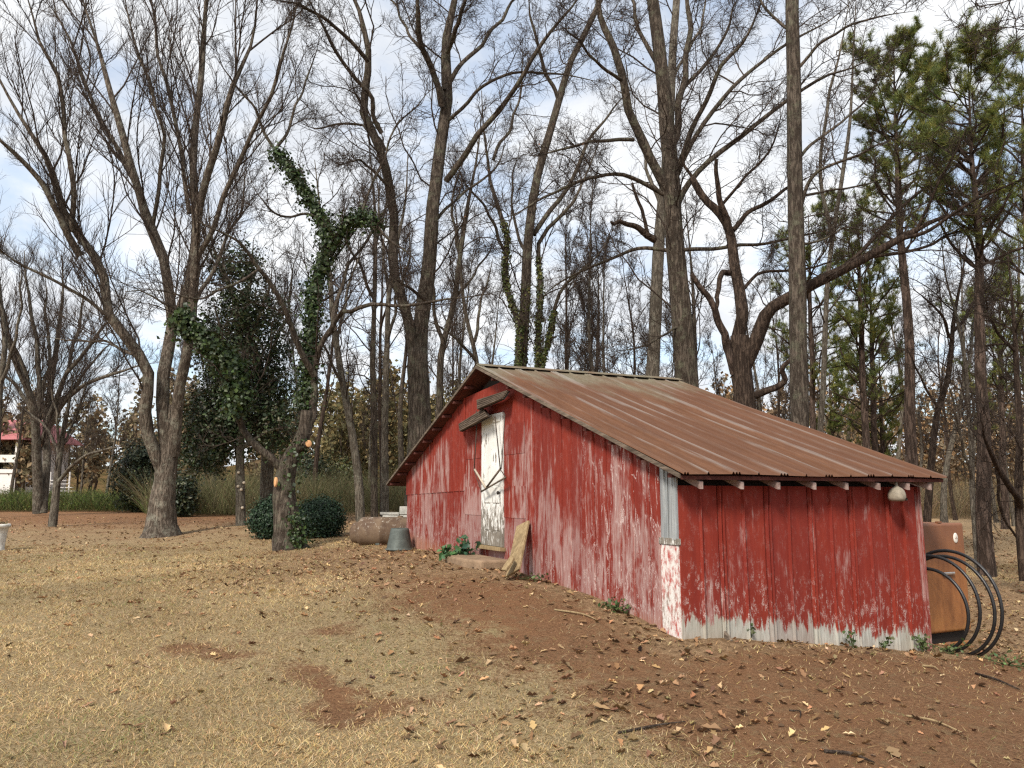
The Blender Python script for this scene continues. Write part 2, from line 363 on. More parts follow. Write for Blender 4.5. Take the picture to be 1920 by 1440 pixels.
# ------------------------------------------------------------------ shed materials
def paint(name, bare_h, fade, crack, dirt):
    g = G(name); o = g.obj(); x, y, z = g.xyz(o); rnd = g.rand()
    rel = g.M('SUBTRACT', z, g.M('SUBTRACT', g.M('MULTIPLY', y, .06), g.M('MULTIPLY', x, .125)))       # height above the sloping foot of the wall
    off = g.n('ShaderNodeCombineXYZ', {0: g.M('MULTIPLY', rnd, 7.), 1: g.M('MULTIPLY', rnd, 3.), 2: g.M('MULTIPLY', rnd, 5.)}).outputs[0]
    ov = g.n('ShaderNodeVectorMath', {0: o, 1: off}, operation='ADD').outputs[0]
    streak = g.noise(g.map(ov, (11, 11, 1.1)), 1., 7, .65, .3); fine = g.noise(g.map(ov, (60, 60, 5)), 1., 5, .7)
    patch = g.noise(g.map(o, (2.2, 2.2, 1.0), (2, 1, 3)), 1.25, 5, .6); speck = g.noise(o, 90, 3, .7); chip = g.noise(g.map(ov, (9, 9, 4)), 2., 8, .72)
    red = g.mix(g.ss(streak, .3, .7), (.18, .0225, .014), (.24, .033, .0185)); red = g.mix(g.ss(patch, .4, .7, 0, .6), red, (.2, .028, .021))
    low = g.ss(rel, .0, 1.9, .05, -.03)
    fm = g.M('ADD', g.M('ADD', g.M('MULTIPLY', streak, .55), g.M('MULTIPLY', patch, .75)), g.M('ADD', g.M('MULTIPLY', fine, .25), g.M('ADD', low, g.ss(rel, 1.6, 2.6, 0., -.16))))
    fm = g.ss(fm, .87 - fade, 1.01 - fade)
    chalk = g.mix(g.ss(fine, .35, .65), (.35, .2, .18), (.45, .35, .325))
    c = g.mix(g.M('MULTIPLY', fm, .72), red, chalk)
    if crack:                                            # pale threads left by old climbing vines
        wz = g.noise(g.map(o, (2.2, 2.2, .35), (4, 0, 0)), 2.2, 4, .55, 1.2)
        th = g.M('SUBTRACT', 1., g.ss(g.M('ABSOLUTE', g.M('SUBTRACT', wz, .5)), .003, .012))
        c = g.mix(g.M('MULTIPLY', g.M('MULTIPLY', th, g.ss(speck, .42, .5)), g.ss(y, 2.2, 1.2, 0, .75)), c, (.66, .55, .52))
    flake = g.M('MULTIPLY', g.M('MULTIPLY', g.ss(chip, .5, .64), g.ss(speck, .44, .54)), g.ss(rel, .15, 1.0, .85, .1)); c = g.mix(flake, c, (.58, .5, .46))
    if bare_h > 0:
        edge = g.M('ADD', g.M('MULTIPLY', g.noise(g.map(ov, (11, 11, 2.2)), 1., 6, .72), .7), g.M('MULTIPLY', speck, .10))
        bm = g.ss(g.M('SUBTRACT', g.M('ADD', rel, edge), bare_h + .36), .03, -.03)
        zinc = g.mix(g.ss(fine, .3, .7), (.3, .3, .265), (.5, .5, .455)); zinc = g.mix(g.ss(patch, .4, .65, 0, .5), zinc, (.3, .27, .2)); c = g.mix(bm, c, zinc)
    c = g.mix(g.M('MULTIPLY', g.ss(g.M('ADD', rel, g.M('MULTIPLY', chip, .3)), .34, .1), dirt), c, (.34, .16, .09))
    c = g.mix(g.M('MULTIPLY', g.ss(rnd, .1, .9), .3), c, (.13, .02, .017))
    return g.out(c, .8, g.bump(g.M('ADD', g.M('MULTIPLY', chip, .6), g.M('MULTIPLY', streak, .5)), .45, .012), 0, .2)
M_gable = paint('red_tin_gable', 0, .125, True, .6)
M_side = paint('red_tin_side', .25, .0, False, .2)
M_square = paint('red_tin_squares', 0, .15, False, .5)

g = G('rusted_roof_tin'); o = g.obj(); rib = g.attr('rib')[2]; x, y, z = g.xyz(o); rnd = g.rand()
s1 = g.noise(g.map(o, (9, 1.1, 1.1)), 1., 6, .62, .2); s2 = g.noise(g.map(o, (2, .6, .6)), 1.3, 5); s3 = g.noise(g.map(o, (50, 8, 8)), 1., 4, .7)
rust = g.mix(g.ss(s1, .3, .7), (.112, .051, .025), (.168, .08, .042)); rust = g.mix(g.ss(s3, .35, .7, 0, .5), rust, (.09, .042, .027)); rust = g.mix(g.M('MULTIPLY', g.ss(rnd, .1, .9), .45), rust, (.105, .05, .032))
moss = g.mix(g.ss(s3, .3, .7), (.12, .112, .075), (.21, .19, .135))
c = g.mix(g.ss(g.M('ADD', g.M('MULTIPLY', y, .22), g.M('MULTIPLY', s2, .9)), 1.12, 1.52, 0, .85), rust, moss)
c = g.mix(g.M('MULTIPLY', rib, g.ss(g.noise(g.map(o, (3.3, .35, .35), (5, 0, 0)), 1.5, 4), .47, .62, .06, .42)), c, (.34, .33, .31))
M_roof = g.out(c, .85, g.bump(s3, .25, .01), 0, .15)
g = G('galvanised_tin'); o = g.obj(); s = g.noise(g.map(o, (20, 20, 2)), 1., 5, .6); v = g.voro(o, 40, 1)
M_zinc = g.out(g.mix(g.ss(s, .3, .7), (.24, .26, .27), (.42, .44, .44)), .5, g.bump(v, .1, .005), .35, .4)
g = G('flaking_white_paint'); o = g.obj(); a = g.noise(g.map(o, (16, 16, 4)), 1.6, 8, .72); b = g.noise(o, 3, 4); x, y, z = g.xyz(o); f = g.noise(g.map(o, (60, 60, 6)), 1., 4)
m = g.ss(g.M('ADD', g.M('ADD', a, g.M('MULTIPLY', b, .35)), g.ss(z, .5, 1.6, .12, -.1)), .66, .72)
wood = g.mix(g.ss(f, .3, .7), (.12, .105, .085), (.27, .24, .2)); c = g.mix(m, g.mix(g.ss(b, .3, .7), (.66, .66, .62), (.8, .8, .77)), wood)
M_white = g.out(c, .75, g.bump(m, -.4, .006))
g = G('flaking_white_on_corner'); o = g.obj(); a = g.noise(g.map(o, (16, 16, 7)), 1.6, 9, .75); b = g.noise(o, 2.3, 4)
c = g.mix(g.ss(a, .44, .62), (.70, .67, .63), g.mix(g.ss(b, .45, .55), (.42, .1, .085), (.3, .24, .2)))
M_wcorner = g.out(c, .8, g.bump(a, .6, .015))
def woodm(name, d, l, sx=(30, 30, 30), axis=1):
    g = G(name); o = g.obj(); k = [26, 26, 26]; k[axis] = 1.6
    a = g.noise(g.map(o, tuple(k)), 1.2, 6, .65, .3); b = g.noise(o, 4, 4)
    c = g.mix(g.ss(a, .3, .7), d, l); c = g.mix(g.ss(b, .45, .7, 0, .4), c, tuple(q * .55 for q in d))
    return g.out(c, .9, g.bump(a, .6, .008), 0, .15)
M_oldwood = woodm('weathered_grey_wood', (.07, .055, .042), (.21, .165, .125))
M_plank = woodm('tan_plank_wood', (.2, .14, .075), (.36, .27, .15), axis=2)
M_raft = woodm('faded_red_rafter_wood', (.24, .15, .13), (.42, .33, .29))
M_soffit = woodm('dark_soffit_wood', (.075, .03, .024), (.14, .05, .04))
M_dark = flat('dark_interior', (.02, .015, .012))

# ------------------------------------------------------------------ shed
shed = empty('shed', (CX[0], CX[1], SZ), R(90) - UA, 'old red tin-clad shed with peeling paint, rusty ridged roof and white side door', 'shed')
zc = lambda z: z + CAMZ - SZ                                       # height given relative to the lens -> shed-local
LX, LY, RID = 3.36, 8.72, 4.70
EZ, RZ_, WZ = zc(.20), zc(1.985), zc(.25)
def zroof(y): return np.where(np.asarray(y) <= RID, EZ + (RZ_ - EZ) * (np.asarray(y) + .25) / (RID + .25), RZ_ - (RZ_ - WZ) * (np.asarray(y) - RID) / (9.42 - RID))
def foot(x, y): return -.12 * x + np.interp(y, [0, .3, 1.74, 3.1, 3.8, 5.4, 8.5], [0, .11, .22, .27, .33, .35, .31]) - .12
# solid core behind the tin
def core():
    a = np.array([(.03, .03), (LX - .03, .03), (LX - .03, LY - .03), (.03, LY - .03)])
    v = []; th = .09
    pr = [(th, -.6), (th, float(zroof(th)) - .16), (RID, float(zroof(RID)) - .16), (LY - th, float(zroof(LY - th)) - .16), (LY - th, -.6)]
    for x in (th, LX - th): v += [(x, y, z) for y, z in pr]
    return mesh('frame_core', v, [(0, 1, 2, 3, 4), (9, 8, 7, 6, 5), (0, 5, 6, 1), (1, 6, 7, 2), (2, 7, 8, 3), (3, 8, 9, 4), (4, 9, 5, 0)], M_dark, shed)
core()
gable = empty('gable_wall', (0, 0, 0)); gable.parent = shed
side = empty('side_wall', (0, 0, 0)); side.parent = shed
def wob(a, b): return .004 * math.sin(a * 2.1 + b * 3.3)
def strip(name, axis, u0, u1, zb, zt, mat, parent, ribs=(), proud=0., nz=7, flip=1, thick=.012, rh=.017):
    """a sheet of tin standing on a wall, with pressed ribs; axis 'y': on the gable (faces -x), axis 'x': on the side wall (faces -y)"""
    us = [(u0, 0.)]
    for r_ in ribs: us += [(r_ - .013, 0.), (r_ - .004, rh), (r_ + .004, rh), (r_ + .013, 0.)]
    us += [(u1, 0.)]; us = sorted(us)
    K = len(us); v = []
    for k in range(nz + 1):
        for (u_, h) in us:
            b = zb(u_) if callable(zb) else zb; tt = zt(u_) if callable(zt) else zt
            z = b + (tt - b) * k / nz; d = -(h + proud + wob(u_, z))
            v.append((d, u_, z) if axis == 'y' else (u_, d, z))
    nb = len(v)
    for k in (0, nz):
        for (u_, h) in us:
            b = zb(u_) if callable(zb) else zb; tt = zt(u_) if callable(zt) else zt
            z = b + (tt - b) * k / nz
            v.append((thick, u_, z) if axis == 'y' else (u_, thick, z))
    f = []
    for k in range(nz):
        for j in range(K - 1):
            a = k * K + j; q = (a, a + 1, a + K + 1, a + K); f.append(q if axis == 'x' else q[::-1])
    for j in range(K - 1):
        f.append((j, nb + j, nb + j + 1, j + 1)); a = nz * K + j; b_ = nb + K + j; f.append((a, a + 1, b_ + 1, b_))
    for j, s_ in ((0, 1), (K - 1, -1)):
        for k in range(nz):
            pass
        f.append(tuple([k * K + j for k in range(nz + 1)] + [nb + K + j, nb + j])[::s_])
    return mesh(name, v, f, mat, parent)
top = lambda u_: float(zroof(u_)) - .075
GS = [.28, .46, .73, .98, 1.26, 1.52, 1.76, 2.05, 2.3, 2.57, 2.82, 3.06, 3.34]
for i in range(len(GS) - 1):
    strip('wall_sheet', 'y', GS[i] + .005, GS[i + 1] - .004, lambda u_: foot(0, u_), top, M_gable, gable, ribs=[GS[i] + .018], proud=.003 + .005 * rng.random())
# tin squares either side of the door
sqz = [-.1, zc(-.30), zc(.13), zc(.58), zc(1.0)]
for i in range(4): strip('wall_sheet', 'y', 3.345, 4.03, sqz[i] + (0 if i else .1), sqz[i + 1] + .006, M_square, gable, proud=.006 + .005 * (i % 2), nz=6)
strip('wall_sheet', 'y', 3.345, 4.03, sqz[4], top, M_square, gable, proud=.008, nz=6)
lqz = [.12, zc(-.29), zc(.14), zc(.58), zc(1.02)]
for i in range(4): strip('wall_sheet', 'y', 4.86, 5.56, lqz[i], lqz[i + 1] + .006, M_square, gable, proud=.006 + .005 * (i % 2), nz=6)
strip('wall_sheet', 'y', 4.035, 5.56, zc(1.215), top, M_square, gable, proud=.004, nz=6)
strip('wall_sheet', 'y', 4.855, 5.56, zc(1.03), zc(1.21), M_square, gable, proud=.003, nz=2)
strip('wall_sheet', 'y', 4.035, 4.85, .15, zc(-.78), M_square, gable, proud=.002, nz=3)
lo = [5.565, 6.08, 6.64, 7.27, 7.75, 8.21, 8.72]
for i in range(6): strip('wall_sheet', 'y', lo[i] + .005, lo[i + 1] - .004, lambda u_: foot(0, u_), lambda u_: zc(.10) - .02 * (u_ - 5.6), M_gable, gable, ribs=[lo[i] + .018, (lo[i] + lo[i + 1]) / 2], proud=.002 + .004 * rng.random())
up_ = [5.565, 5.86, 6.12, 6.42, 6.75, 7.02, 7.32, 7.66, 7.98, 8.3, 8.78]
for i in range(10): strip('wall_sheet', 'y', up_[i] + .005, up_[i + 1] - .004, lambda u_: zc(.085) - .02 * (u_ - 5.6), top, M_gable, gable, ribs=[up_[i] + .018], proud=.012 + .004 * rng.random())
# near corner: bare zinc above, flaking white below
strip('corner_flashing', 'y', .004, .135, zc(-.415), top, M_zinc, gable, ribs=[.03, .06], proud=.010)
strip('corner_flashing', 'y', .160, .276, zc(-.415), top, M_zinc, gable, ribs=[.2], proud=.004)
strip('corner_cap', 'y', -.012, .30, zc(-.46), zc(-.40), M_white, gable, proud=.02, nz=2)
strip('corner_board', 'y', .004, .276, lambda u_: foot(0, u_) - .02, zc(-.465), M_wcorner, gable, proud=.009, nz=8)
# side wall: crimped sheets
SB = [.0, .47, 1.06, 1.64, 2.22, 2.78, 3.27, 3.36]
for i in range(7):
    a, b = SB[i], SB[i + 1]; rb = [a + .024, a + .062] if i else []
    if b - a > .3: rb.append((a + b) / 2 + .02)
    strip('wall_sheet', 'x', a + .007, b - .006, lambda u_: foot(u_, 0) - .03, EZ - .10, M_side if i < 6 else M_square, side, ribs=rb, proud=.002 + .004 * rng.random(), nz=9, rh=.028)
for nm, lo_, hi_ in (('rear_wall', (LX - .03, .02, -.6), (LX - .002, LY, EZ - .1)), ('far_wall', (.02, LY - .03, -.6), (LX - .04, LY - .002, WZ - .05))):
    box(nm, lo_, hi_, M_side, shed)
# rear gable triangle
mesh('rear_gable', [(LX - .02, 0, EZ - .1), (LX - .02, RID, RZ_ - .1), (LX - .02, LY, EZ - .08), (LX - .004, 0, EZ - .1), (LX - .004, RID, RZ_ - .1), (LX - .004, LY, EZ - .08)],
     [(0, 2, 1), (3, 4, 5), (0, 1, 4, 3), (1, 2, 5, 4), (2, 0, 3, 5)], M_side, shed)
# roof
roof = empty('roof', (0, 0, 0)); roof.parent = shed
RX0, RX1 = -.16, 3.52
def rk(x, y): return x + (-.12 - .13 * (y + .25) / 9.67 - RX0) * (1 - (x - RX0) / (RX1 - RX0))
def roof_sheet(x0, x1, y0, y1, ns=8):
    xs = [(x0, .003, 0)]
    mid = (x0 + x1) / 2
    for r_ in (x0 + .02, x0 + .055, mid, x1 - .03):
        xs += [(r_ - .016, 0, 0), (r_ - .005, .022, 1), (r_ + .005, .022, 1), (r_ + .016, 0, 0)]
    xs += [(x1, 0, 0)]; xs.sort(); K = len(xs); v = []; rb = []
    dz = .004 * rng.random()
    for k in range(ns + 1):
        y = y0 + (y1 - y0) * k / ns
        for x, h, q in xs:
            sag = -.02 * math.sin(math.pi * k / ns) + .006 * math.sin(x * 3 + k * 1.3)
            v.append((rk(x, y), y + (.012 * math.sin(x * 9) if k == 0 else 0), float(zroof(y)) + h + sag + dz)); rb.append(q)
    f = []
    for k in range(ns):
        for j in range(K - 1):
            a = k * K + j; q = (a, a + 1, a + K + 1, a + K); f.append(q if y1 > y0 else q[::-1])
    return mesh('roof_sheet', v, f, M_roof, roof, attr={'rib': rb})
nsht = 6; sw = (RX1 - RX0) / nsht
for i in range(nsht):
    roof_sheet(RX0 + i * sw, RX0 + (i + 1) * sw + .012, -.25, RID + .0)
    roof_sheet(RX0 + i * sw, RX0 + (i + 1) * sw + .012, 9.42, RID + .0)
# deck boards under the tin, with purlins, fascia and rafter tails
for sgn, ya, yb in ((1, -.2, RID), (-1, 9.37, RID)):
    d = .012
    v = []
    for y in (ya, yb):
        for x in (RX0 + .02, RX1 - .02):
            z = float(zroof(y)) - .045
            v += [(rk(x, y), y, z - .02), (rk(x, y), y, z + .015)]
    mesh('roof_deck', v, [(0, 2, 3, 1), (4, 5, 7, 6), (0, 4, 6, 2), (1, 3, 7, 5), (0, 1, 5, 4), (2, 6, 7, 3)], M_soffit, roof)
    for k in range(9):
        y = ya + (yb - ya) * (k + .35) / 9.4; z = float(zroof(y)) - .08
        box('purlin', (rk(RX0 + .03, y), y - .035, z - .03), (-.03, y + .035, z + .012), M_soffit, roof)
    y0, y1 = ya, yb; z0, z1 = float(zroof(ya)) - .03, float(zroof(yb)) - .03; xa, xb = rk(RX0, y0), rk(RX0, y1)
    hexa('fascia_board', [(xa - .004, y0, z0 - .022), (xa + .014, y0, z0 - .022), (xb + .014, y1, z1 - .022), (xb - .004, y1, z1 - .022),
                    (xa - .004, y0, z0 + .02), (xa + .014, y0, z0 + .02), (xb + .014, y1, z1 + .02), (xb - .004, y1, z1 + .02)], M_oldwood, roof)
for x in (.13, .62, 1.08, 1.56, 2.01, 2.48, 2.93, 3.28):
    za, zb_ = float(zroof(-.2)) - .085, float(zroof(.1)) - .085
    hexa('rafter_tail', [(x - .02, -.2, za - .068), (x + .02, -.2, za - .068), (x + .022, .1, zb_ - .068), (x - .022, .1, zb_ - .068), (x - .022, -.2, za), (x + .022, -.2, za), (x + .022, .1, zb_), (x - .022, .1, zb_)], M_raft, roof)
for i in range(5):
    xa = RX0 - .02 + i * .75; xb = xa + .765; e = .003 * i; wv = .17
    zr = RZ_ + .026 + e
    v = []
    for x in (xa, xb):
        v += [(x, RID - wv, float(zroof(RID - wv)) + .03 + e), (x, RID - .02, zr), (x, RID + .02, zr), (x, RID + wv, float(zroof(RID + wv)) + .03 + e)]
    mesh('ridge_cap', v, [(0, 4, 5, 1), (1, 5, 6, 2), (2, 6, 7, 3)], M_roof, roof, attr={'rib': [0] * 8})
# door
door = empty('door', (0, 0, 0)); door.parent = shed
dy0, dy1, dz0, dz1 = 4.045, 4.835, zc(-.715), zc(1.205)
box('slab', (-.012, dy0, dz0), (.03, dy1, dz1), M_white, door)
for nm, a, b, c_, d in (('stile', dy0, dy0 + .1, dz0, dz1), ('stile', dy1 - .1, dy1, dz0, dz1), ('mullion', 4.4, 4.48, dz0 + .2, dz1 - .12), ('rail', dy0 + .102, dy1 - .102, dz1 - .12, dz1),
                        ('rail', dy0 + .102, dy1 - .102, dz0 + .62, dz0 + .84), ('rail', dy0 + .102, dy1 - .102, dz0, dz0 + .2)):
    if nm == 'mullion':
        for e, f_ in ((dz0 + .202, dz0 + .618), (dz0 + .842, dz1 - .122)): box(nm, (-.028, a, e), (-.011, b, f_), M_white, door)
    else: box(nm, (-.028, a, c_), (-.011, b, d), M_white, door)
for a, b in ((4.16, 4.385), (4.495, 4.72)):
    box('panel', (-.018, a, dz0 + .225), (-.0115, b, dz0 + .595), M_white, door); box('panel', (-.018, a, dz0 + .865), (-.0115, b, dz1 - .145), M_white, door)
lathe('knob', [(.0, -.05), (.024, -.046), (.028, -.03), (.012, -.02), (.012, 0)], M_dark, door, 14, axis='x', org=(-.03, 4.12, dz0 + .76))
box('sill', (-.09, 3.98, dz0 - .055), (.02, 4.9, dz0 - .008), M_plank, shed, .004)

# ------------------------------------------------------------------ things by the shed
RZS = R(90) - UA
def at_shed(name, label, cat, group=None):
    o = empty(name, (CX[0], CX[1], SZ), RZS, label, cat, group); return o
M_awn = woodm('dark_awning_wood', (.05, .036, .026), (.14, .105, .078))
# broken awning over the door
aw = at_shed('broken_awning', 'broken ribbed wooden awning hanging crookedly above the white shed door', 'awning')
def grooved(q, parent, out):                       # q: four photo corners (upper-left, upper-right, lower-right, lower-left)
    c = [onx(*p_, xl=out + (.1 if k_ < 2 else 0)) for k_, p_ in enumerate(q)]
    bd = empty('awning_board', (0, 0, 0)); bd.parent = parent
    nst = 5
    for k in range(nst):
        a0, a1 = k / nst + .02, (k + 1) / nst - .035
        lf = lambda t: c[0] * (1 - t) + c[3] * t; rg = lambda t: c[1] * (1 - t) + c[2] * t
        p0, p1, p2, p3 = lf(a0), rg(a0), rg(a1), lf(a1)
        nn = np.cross(p1 - p0, p3 - p0); nn /= np.linalg.norm(nn); nn *= -.026 if nn[0] > 0 else .026
        hexa('slat', [p3, p2, p1, p0, p3 + nn, p2 + nn, p1 + nn, p0 + nn], M_awn, bd)
    cc = [c[0] * .97 + c[2] * .03, c[1], c[2], c[3]]; nn = np.array([.012, 0, 0])
    hexa('backing', [c[3] + nn, c[2] + nn, c[1] + nn, c[0] + nn, c[3] + nn * 2.2, c[2] + nn * 2.2, c[1] + nn * 2.2, c[0] + nn * 2.2], M_dark, bd)
grooved([(862, 796), (908, 767), (917, 782), (864, 810)], aw, -.2)
grooved([(896, 751), (954, 733), (943, 749), (897, 769)], aw, -.2)
M_rod = flat('rusty_wire', (.06, .045, .035)); M_stick = flat('pale_broken_lath', (.42, .36, .28))
for a, b, r_, m_ in (((894, 797), (889, 880), .008, M_rod), ((928, 780), (938, 879), .008, M_rod), ((947, 776), (940, 880), .006, M_rod), ((889, 882), (903, 923), .006, M_rod),
                     ((890, 880), (911, 915), .016, M_stick), ((939, 878), (913, 913), .016, M_oldwood), ((902, 922), (948, 895), .013, M_oldwood), ((938, 880), (948, 895), .007, M_rod), ((893, 770), (893, 800), .007, M_rod)):
    tube('hanging_rod', [onx(*a, xl=-.12), onx(*b, xl=-.13)], r_, m_, aw, 6, 3)
# step
M_step = flat('dirty_concrete', (.24, .165, .105), .3, .95, 5, .5)
gs_ = .30
st = at_shed('door_step', 'low brown stone step in front of the white shed door', 'step')
sv = []
for zz_ in (gs_ - .1, gs_ + .15):
    sv += [(-.02, 3.75, zz_), (-.45, 3.8, zz_), (-.55, 4.2, zz_), (-.55, 5.1, zz_), (-.45, 5.45, zz_), (-.02, 5.5, zz_)]
bevel(mesh('slab', sv, [(5, 4, 3, 2, 1, 0), (6, 7, 8, 9, 10, 11)] + [(i, (i + 1) % 6, (i + 1) % 6 + 6, i + 6) for i in range(6)], M_step, st), .035, 3)
# leaning planks
def lean(name, label, cat, top_px, bot_px, out_top, out_bot, wd, th, mat):
    a = onx(*bot_px, xl=out_bot); b = onx(*top_px, xl=out_top)
    t_ = empty(name, tuple(l2w(a)), RZS, label, cat); d = b - a; L = np.linalg.norm(d); d /= L
    sx = np.array([0, 1., 0]); sx -= d * (d @ sx); sx /= np.linalg.norm(sx); nx = np.cross(d, sx)
    v = []
    for k, jag in ((0, 0), (1, 1)):
        for i, (su, sn) in enumerate(((-1, -1), (1, -1), (1, 1), (-1, 1))):
            v.append(d * (k * L + (.03 * su if jag else .01 * su)) + sx * su * wd / 2 + nx * sn * th / 2)
    bevel(hexa('board', v, mat, t_), .005, 1); return t_
lean('leaning_plank', 'wide tan plank leaning against the red wall right of the door', 'plank', (981, 982), (962, 1075), -.06, -.42, .27, .035, M_plank)
lean('plank_offcut', 'short broken plank at the foot of the wide leaning plank', 'plank', (962, 1044), (945, 1070), -.42, -.56, .13, .03, M_plank)
lean('rotten_board', 'short dark rotten board stuck upright at the foot of the side wall', 'board', (1352, 1160), (1352, 1192), -.0, -.0, .1, .03, M_oldwood).location = tuple(l2w((.48, -.07, foot(.48, 0) + .05)))
# gourd under the eave
q = ony(1682, 928, -.17)
M_gourd = flat('pale_gourd', (.27, .235, .18), .3, .7, 12)
gd = empty('hanging_gourd', tuple(l2w(q)), RZS, 'small pale rounded gourd with a hole, hanging under the eave near the right corner', 'gourd')
lathe('shell', [(.001, -.07), (.06, -.068), (.085, -.055), (.092, -.03), (.09, .005), (.078, .045), (.055, .072), (.03, .086), (.014, .1), (.012, .15), (.001, .152)], M_gourd, gd, 20, wob=.03)
lathe('hole', [(.016, -.006), (.016, .004), (.0005, .004)], M_dark, gd, 10, axis='y', org=(.035, -.083, -.045))
# overturned wash tub beside the far corner
M_tub = flat('dull_zinc_tub', (.10, .115, .105), .3, .6, 9, .3, .4)
q = onx(749, 1027, xl=-.32); wq = l2w(q)
tb = empty('wash_tub', (wq[0], wq[1], gz(wq[0], wq[1])), RZS, 'overturned ridged zinc wash tub at the far left corner of the shed', 'tub')
ph = [(.255, 0), (.255, .02), (.235, .03)]
for k in range(9): ph += [(.233 - .0075 * k, .05 + k * .038), (.226 - .0075 * k, .069 + k * .038)]
ph += [(.155, .40), (.14, .385), (.001, .385)]
nf = 40; th = np.arange(nf) * 2 * math.pi / nf; pv = np.array(ph)
vv = np.stack([(pv[:, 0][:, None] * (1 + .02 * np.cos(20 * th))[None]) * np.cos(th), (pv[:, 0][:, None] * (1 + .02 * np.cos(20 * th))[None]) * np.sin(th), np.repeat(pv[:, 1][:, None], nf, 1)], -1)
j_ = np.arange(len(ph) - 1)[:, None] * nf; a_ = np.arange(nf)[None]; b_ = (a_ + 1) % nf
mesh('tub_body', vv.reshape(-1, 3), np.stack([j_ + a_, j_ + b_, j_ + nf + b_, j_ + nf + a_], -1).reshape(-1, 4), M_tub, tb, True)
tube('rim', [(.258 * math.cos(a), .258 * math.sin(a), .012) for a in np.linspace(0, 2 * math.pi, 25)], .011, M_tub, tb, 6, 49)
# tanks
g = G('rusty_tank_paint'); o = g.obj(); a = g.noise(o, 3.2, 7, .7); b = g.noise(g.map(o, (10, 10, 10)), 1.5, 8, .75); x, y, z = g.xyz(o)
c = g.mix(g.ss(a, .35, .65), (.085, .052, .034), (.16, .11, .07)); c = g.mix(g.M('MULTIPLY', g.ss(b, .57, .64), g.ss(z, .1, .5)), c, (.42, .38, .32))
M_tank = g.out(c, .8, g.bump(b, .4, .01))
def tank(px, py, Y, r_, L, rz, label, g_='old tanks beside the shed'):
    q = P(px, py, Y); z = gz(q[0], q[1]) + r_ * .94
    t_ = empty('rusty_tank', (q[0], q[1], z - r_ * .94), rz, label, 'tank', g_)
    pr = [(.001, 0)] + [(r_ * math.sin(a), .55 * r_ * (1 - math.cos(a))) for a in np.linspace(.15, math.pi / 2, 8)] + [(r_, L * .3), (r_ * 1.012, L * .302), (r_ * 1.012, L * .32), (r_, L * .322), (r_, L * .7)]
    pr += [(r_ * math.sin(a), L - .55 * r_ * (1 - math.cos(a))) for a in np.linspace(math.pi / 2, .15, 8)] + [(.001, L)]
    lathe('shell', pr, M_tank, t_, 30, axis='x', org=(0, 0, r_ * .94))
    for fx in (.28, .72): box('saddle', (L * fx - .04, -r_ * .7, -.12), (L * fx + .04, r_ * .7, .12), M_tub, t_)
    lathe('valve_collar', [(.06, r_ * 1.9), (.06, r_ * 1.99), (.04, r_ * 2.02), (.001, r_ * 2.02)], M_tank, t_, 14, org=(L * .5, 0, 0))
    return t_
tank(668, 1019, 16.6, .31, 1.9, R(-8), 'large mottled rusty tank lying behind the zinc tub')
tank(657, 1013, 17.6, .25, 1.5, R(-8), 'smaller brown tank lying behind the large rusty tank')
# low block wall behind tanks
M_block = flat('whitewashed_block', (.42, .41, .37), .35, .9, 7, .5)
q = P(742, 968, 18.6); zb0 = gz(q[0], q[1])
bw = empty('block_wall', (q[0], q[1], zb0 - .05), R(5), 'low whitewashed block wall behind the tanks', 'wall')
for r_ in range(4):
    for k in range(3):
        if r_ == 3 and k == 0: continue
        bl = bevel(box('block', (-.3 + k * .395, -.1, r_ * .2), (-.3 + k * .395 + .385, .1, r_ * .2 + .19), M_block, bw, .006), .01, 1)
box('cap_slab', (-.36, -.12, .602), (.08, .12, .66), M_block, bw, .006)
# leafy plant at the step
M_leafg = vcol('green_leaf', .55, .4, trans=.25)
def leafy(name, label, x, y, n_, rad, hgt, size, cols, grp=None, cat='plant'):
    z = gz(x, y); t_ = empty(name, (x, y, z), 0, label, cat, grp)
    k = max(3, n_ // 12); tip = np.c_[rng.normal(0, rad * .5, (k, 2)), rng.uniform(.4, 1, k) * hgt]
    pp = np.stack([np.zeros((k, 3)), tip * np.array([.4, .4, .6]), tip], 1)
    v, f = tubes(pp, np.tile(np.array([.006, .005, .003]), (k, 1)), 4); mesh('stem', v, f, M_stemg, t_)
    i = rng.integers(0, k, n_); s = rng.uniform(.25, 1.05, n_)[:, None]
    leaves('foliage', tip[i] * s + rng.normal(0, rad * .22, (n_, 3)) * np.array([1, 1, .5]), size * rng.uniform(.6, 1.2, n_), tones(n_, cols), M_leafg, t_, .7, up=.9)
    return t_
M_stemg = flat('green_stem', (.06, .08, .03))
q = l2w(onx(836, 1046, xl=-.5)); leafy('leafy_plant', 'bright green leafy plant growing left of the door step', q[0], q[1], 80, .28, .28, .13, [(.05, .12, .05), (.08, .17, .06), (.1, .2, .1)])
q = l2w(onx(872, 1030, xl=-.25)); leafy('leafy_plant', 'darker upright leafy plant against the wall beside the door step', q[0], q[1], 70, .18, .42, .12, [(.035, .09, .05), (.06, .13, .06)])
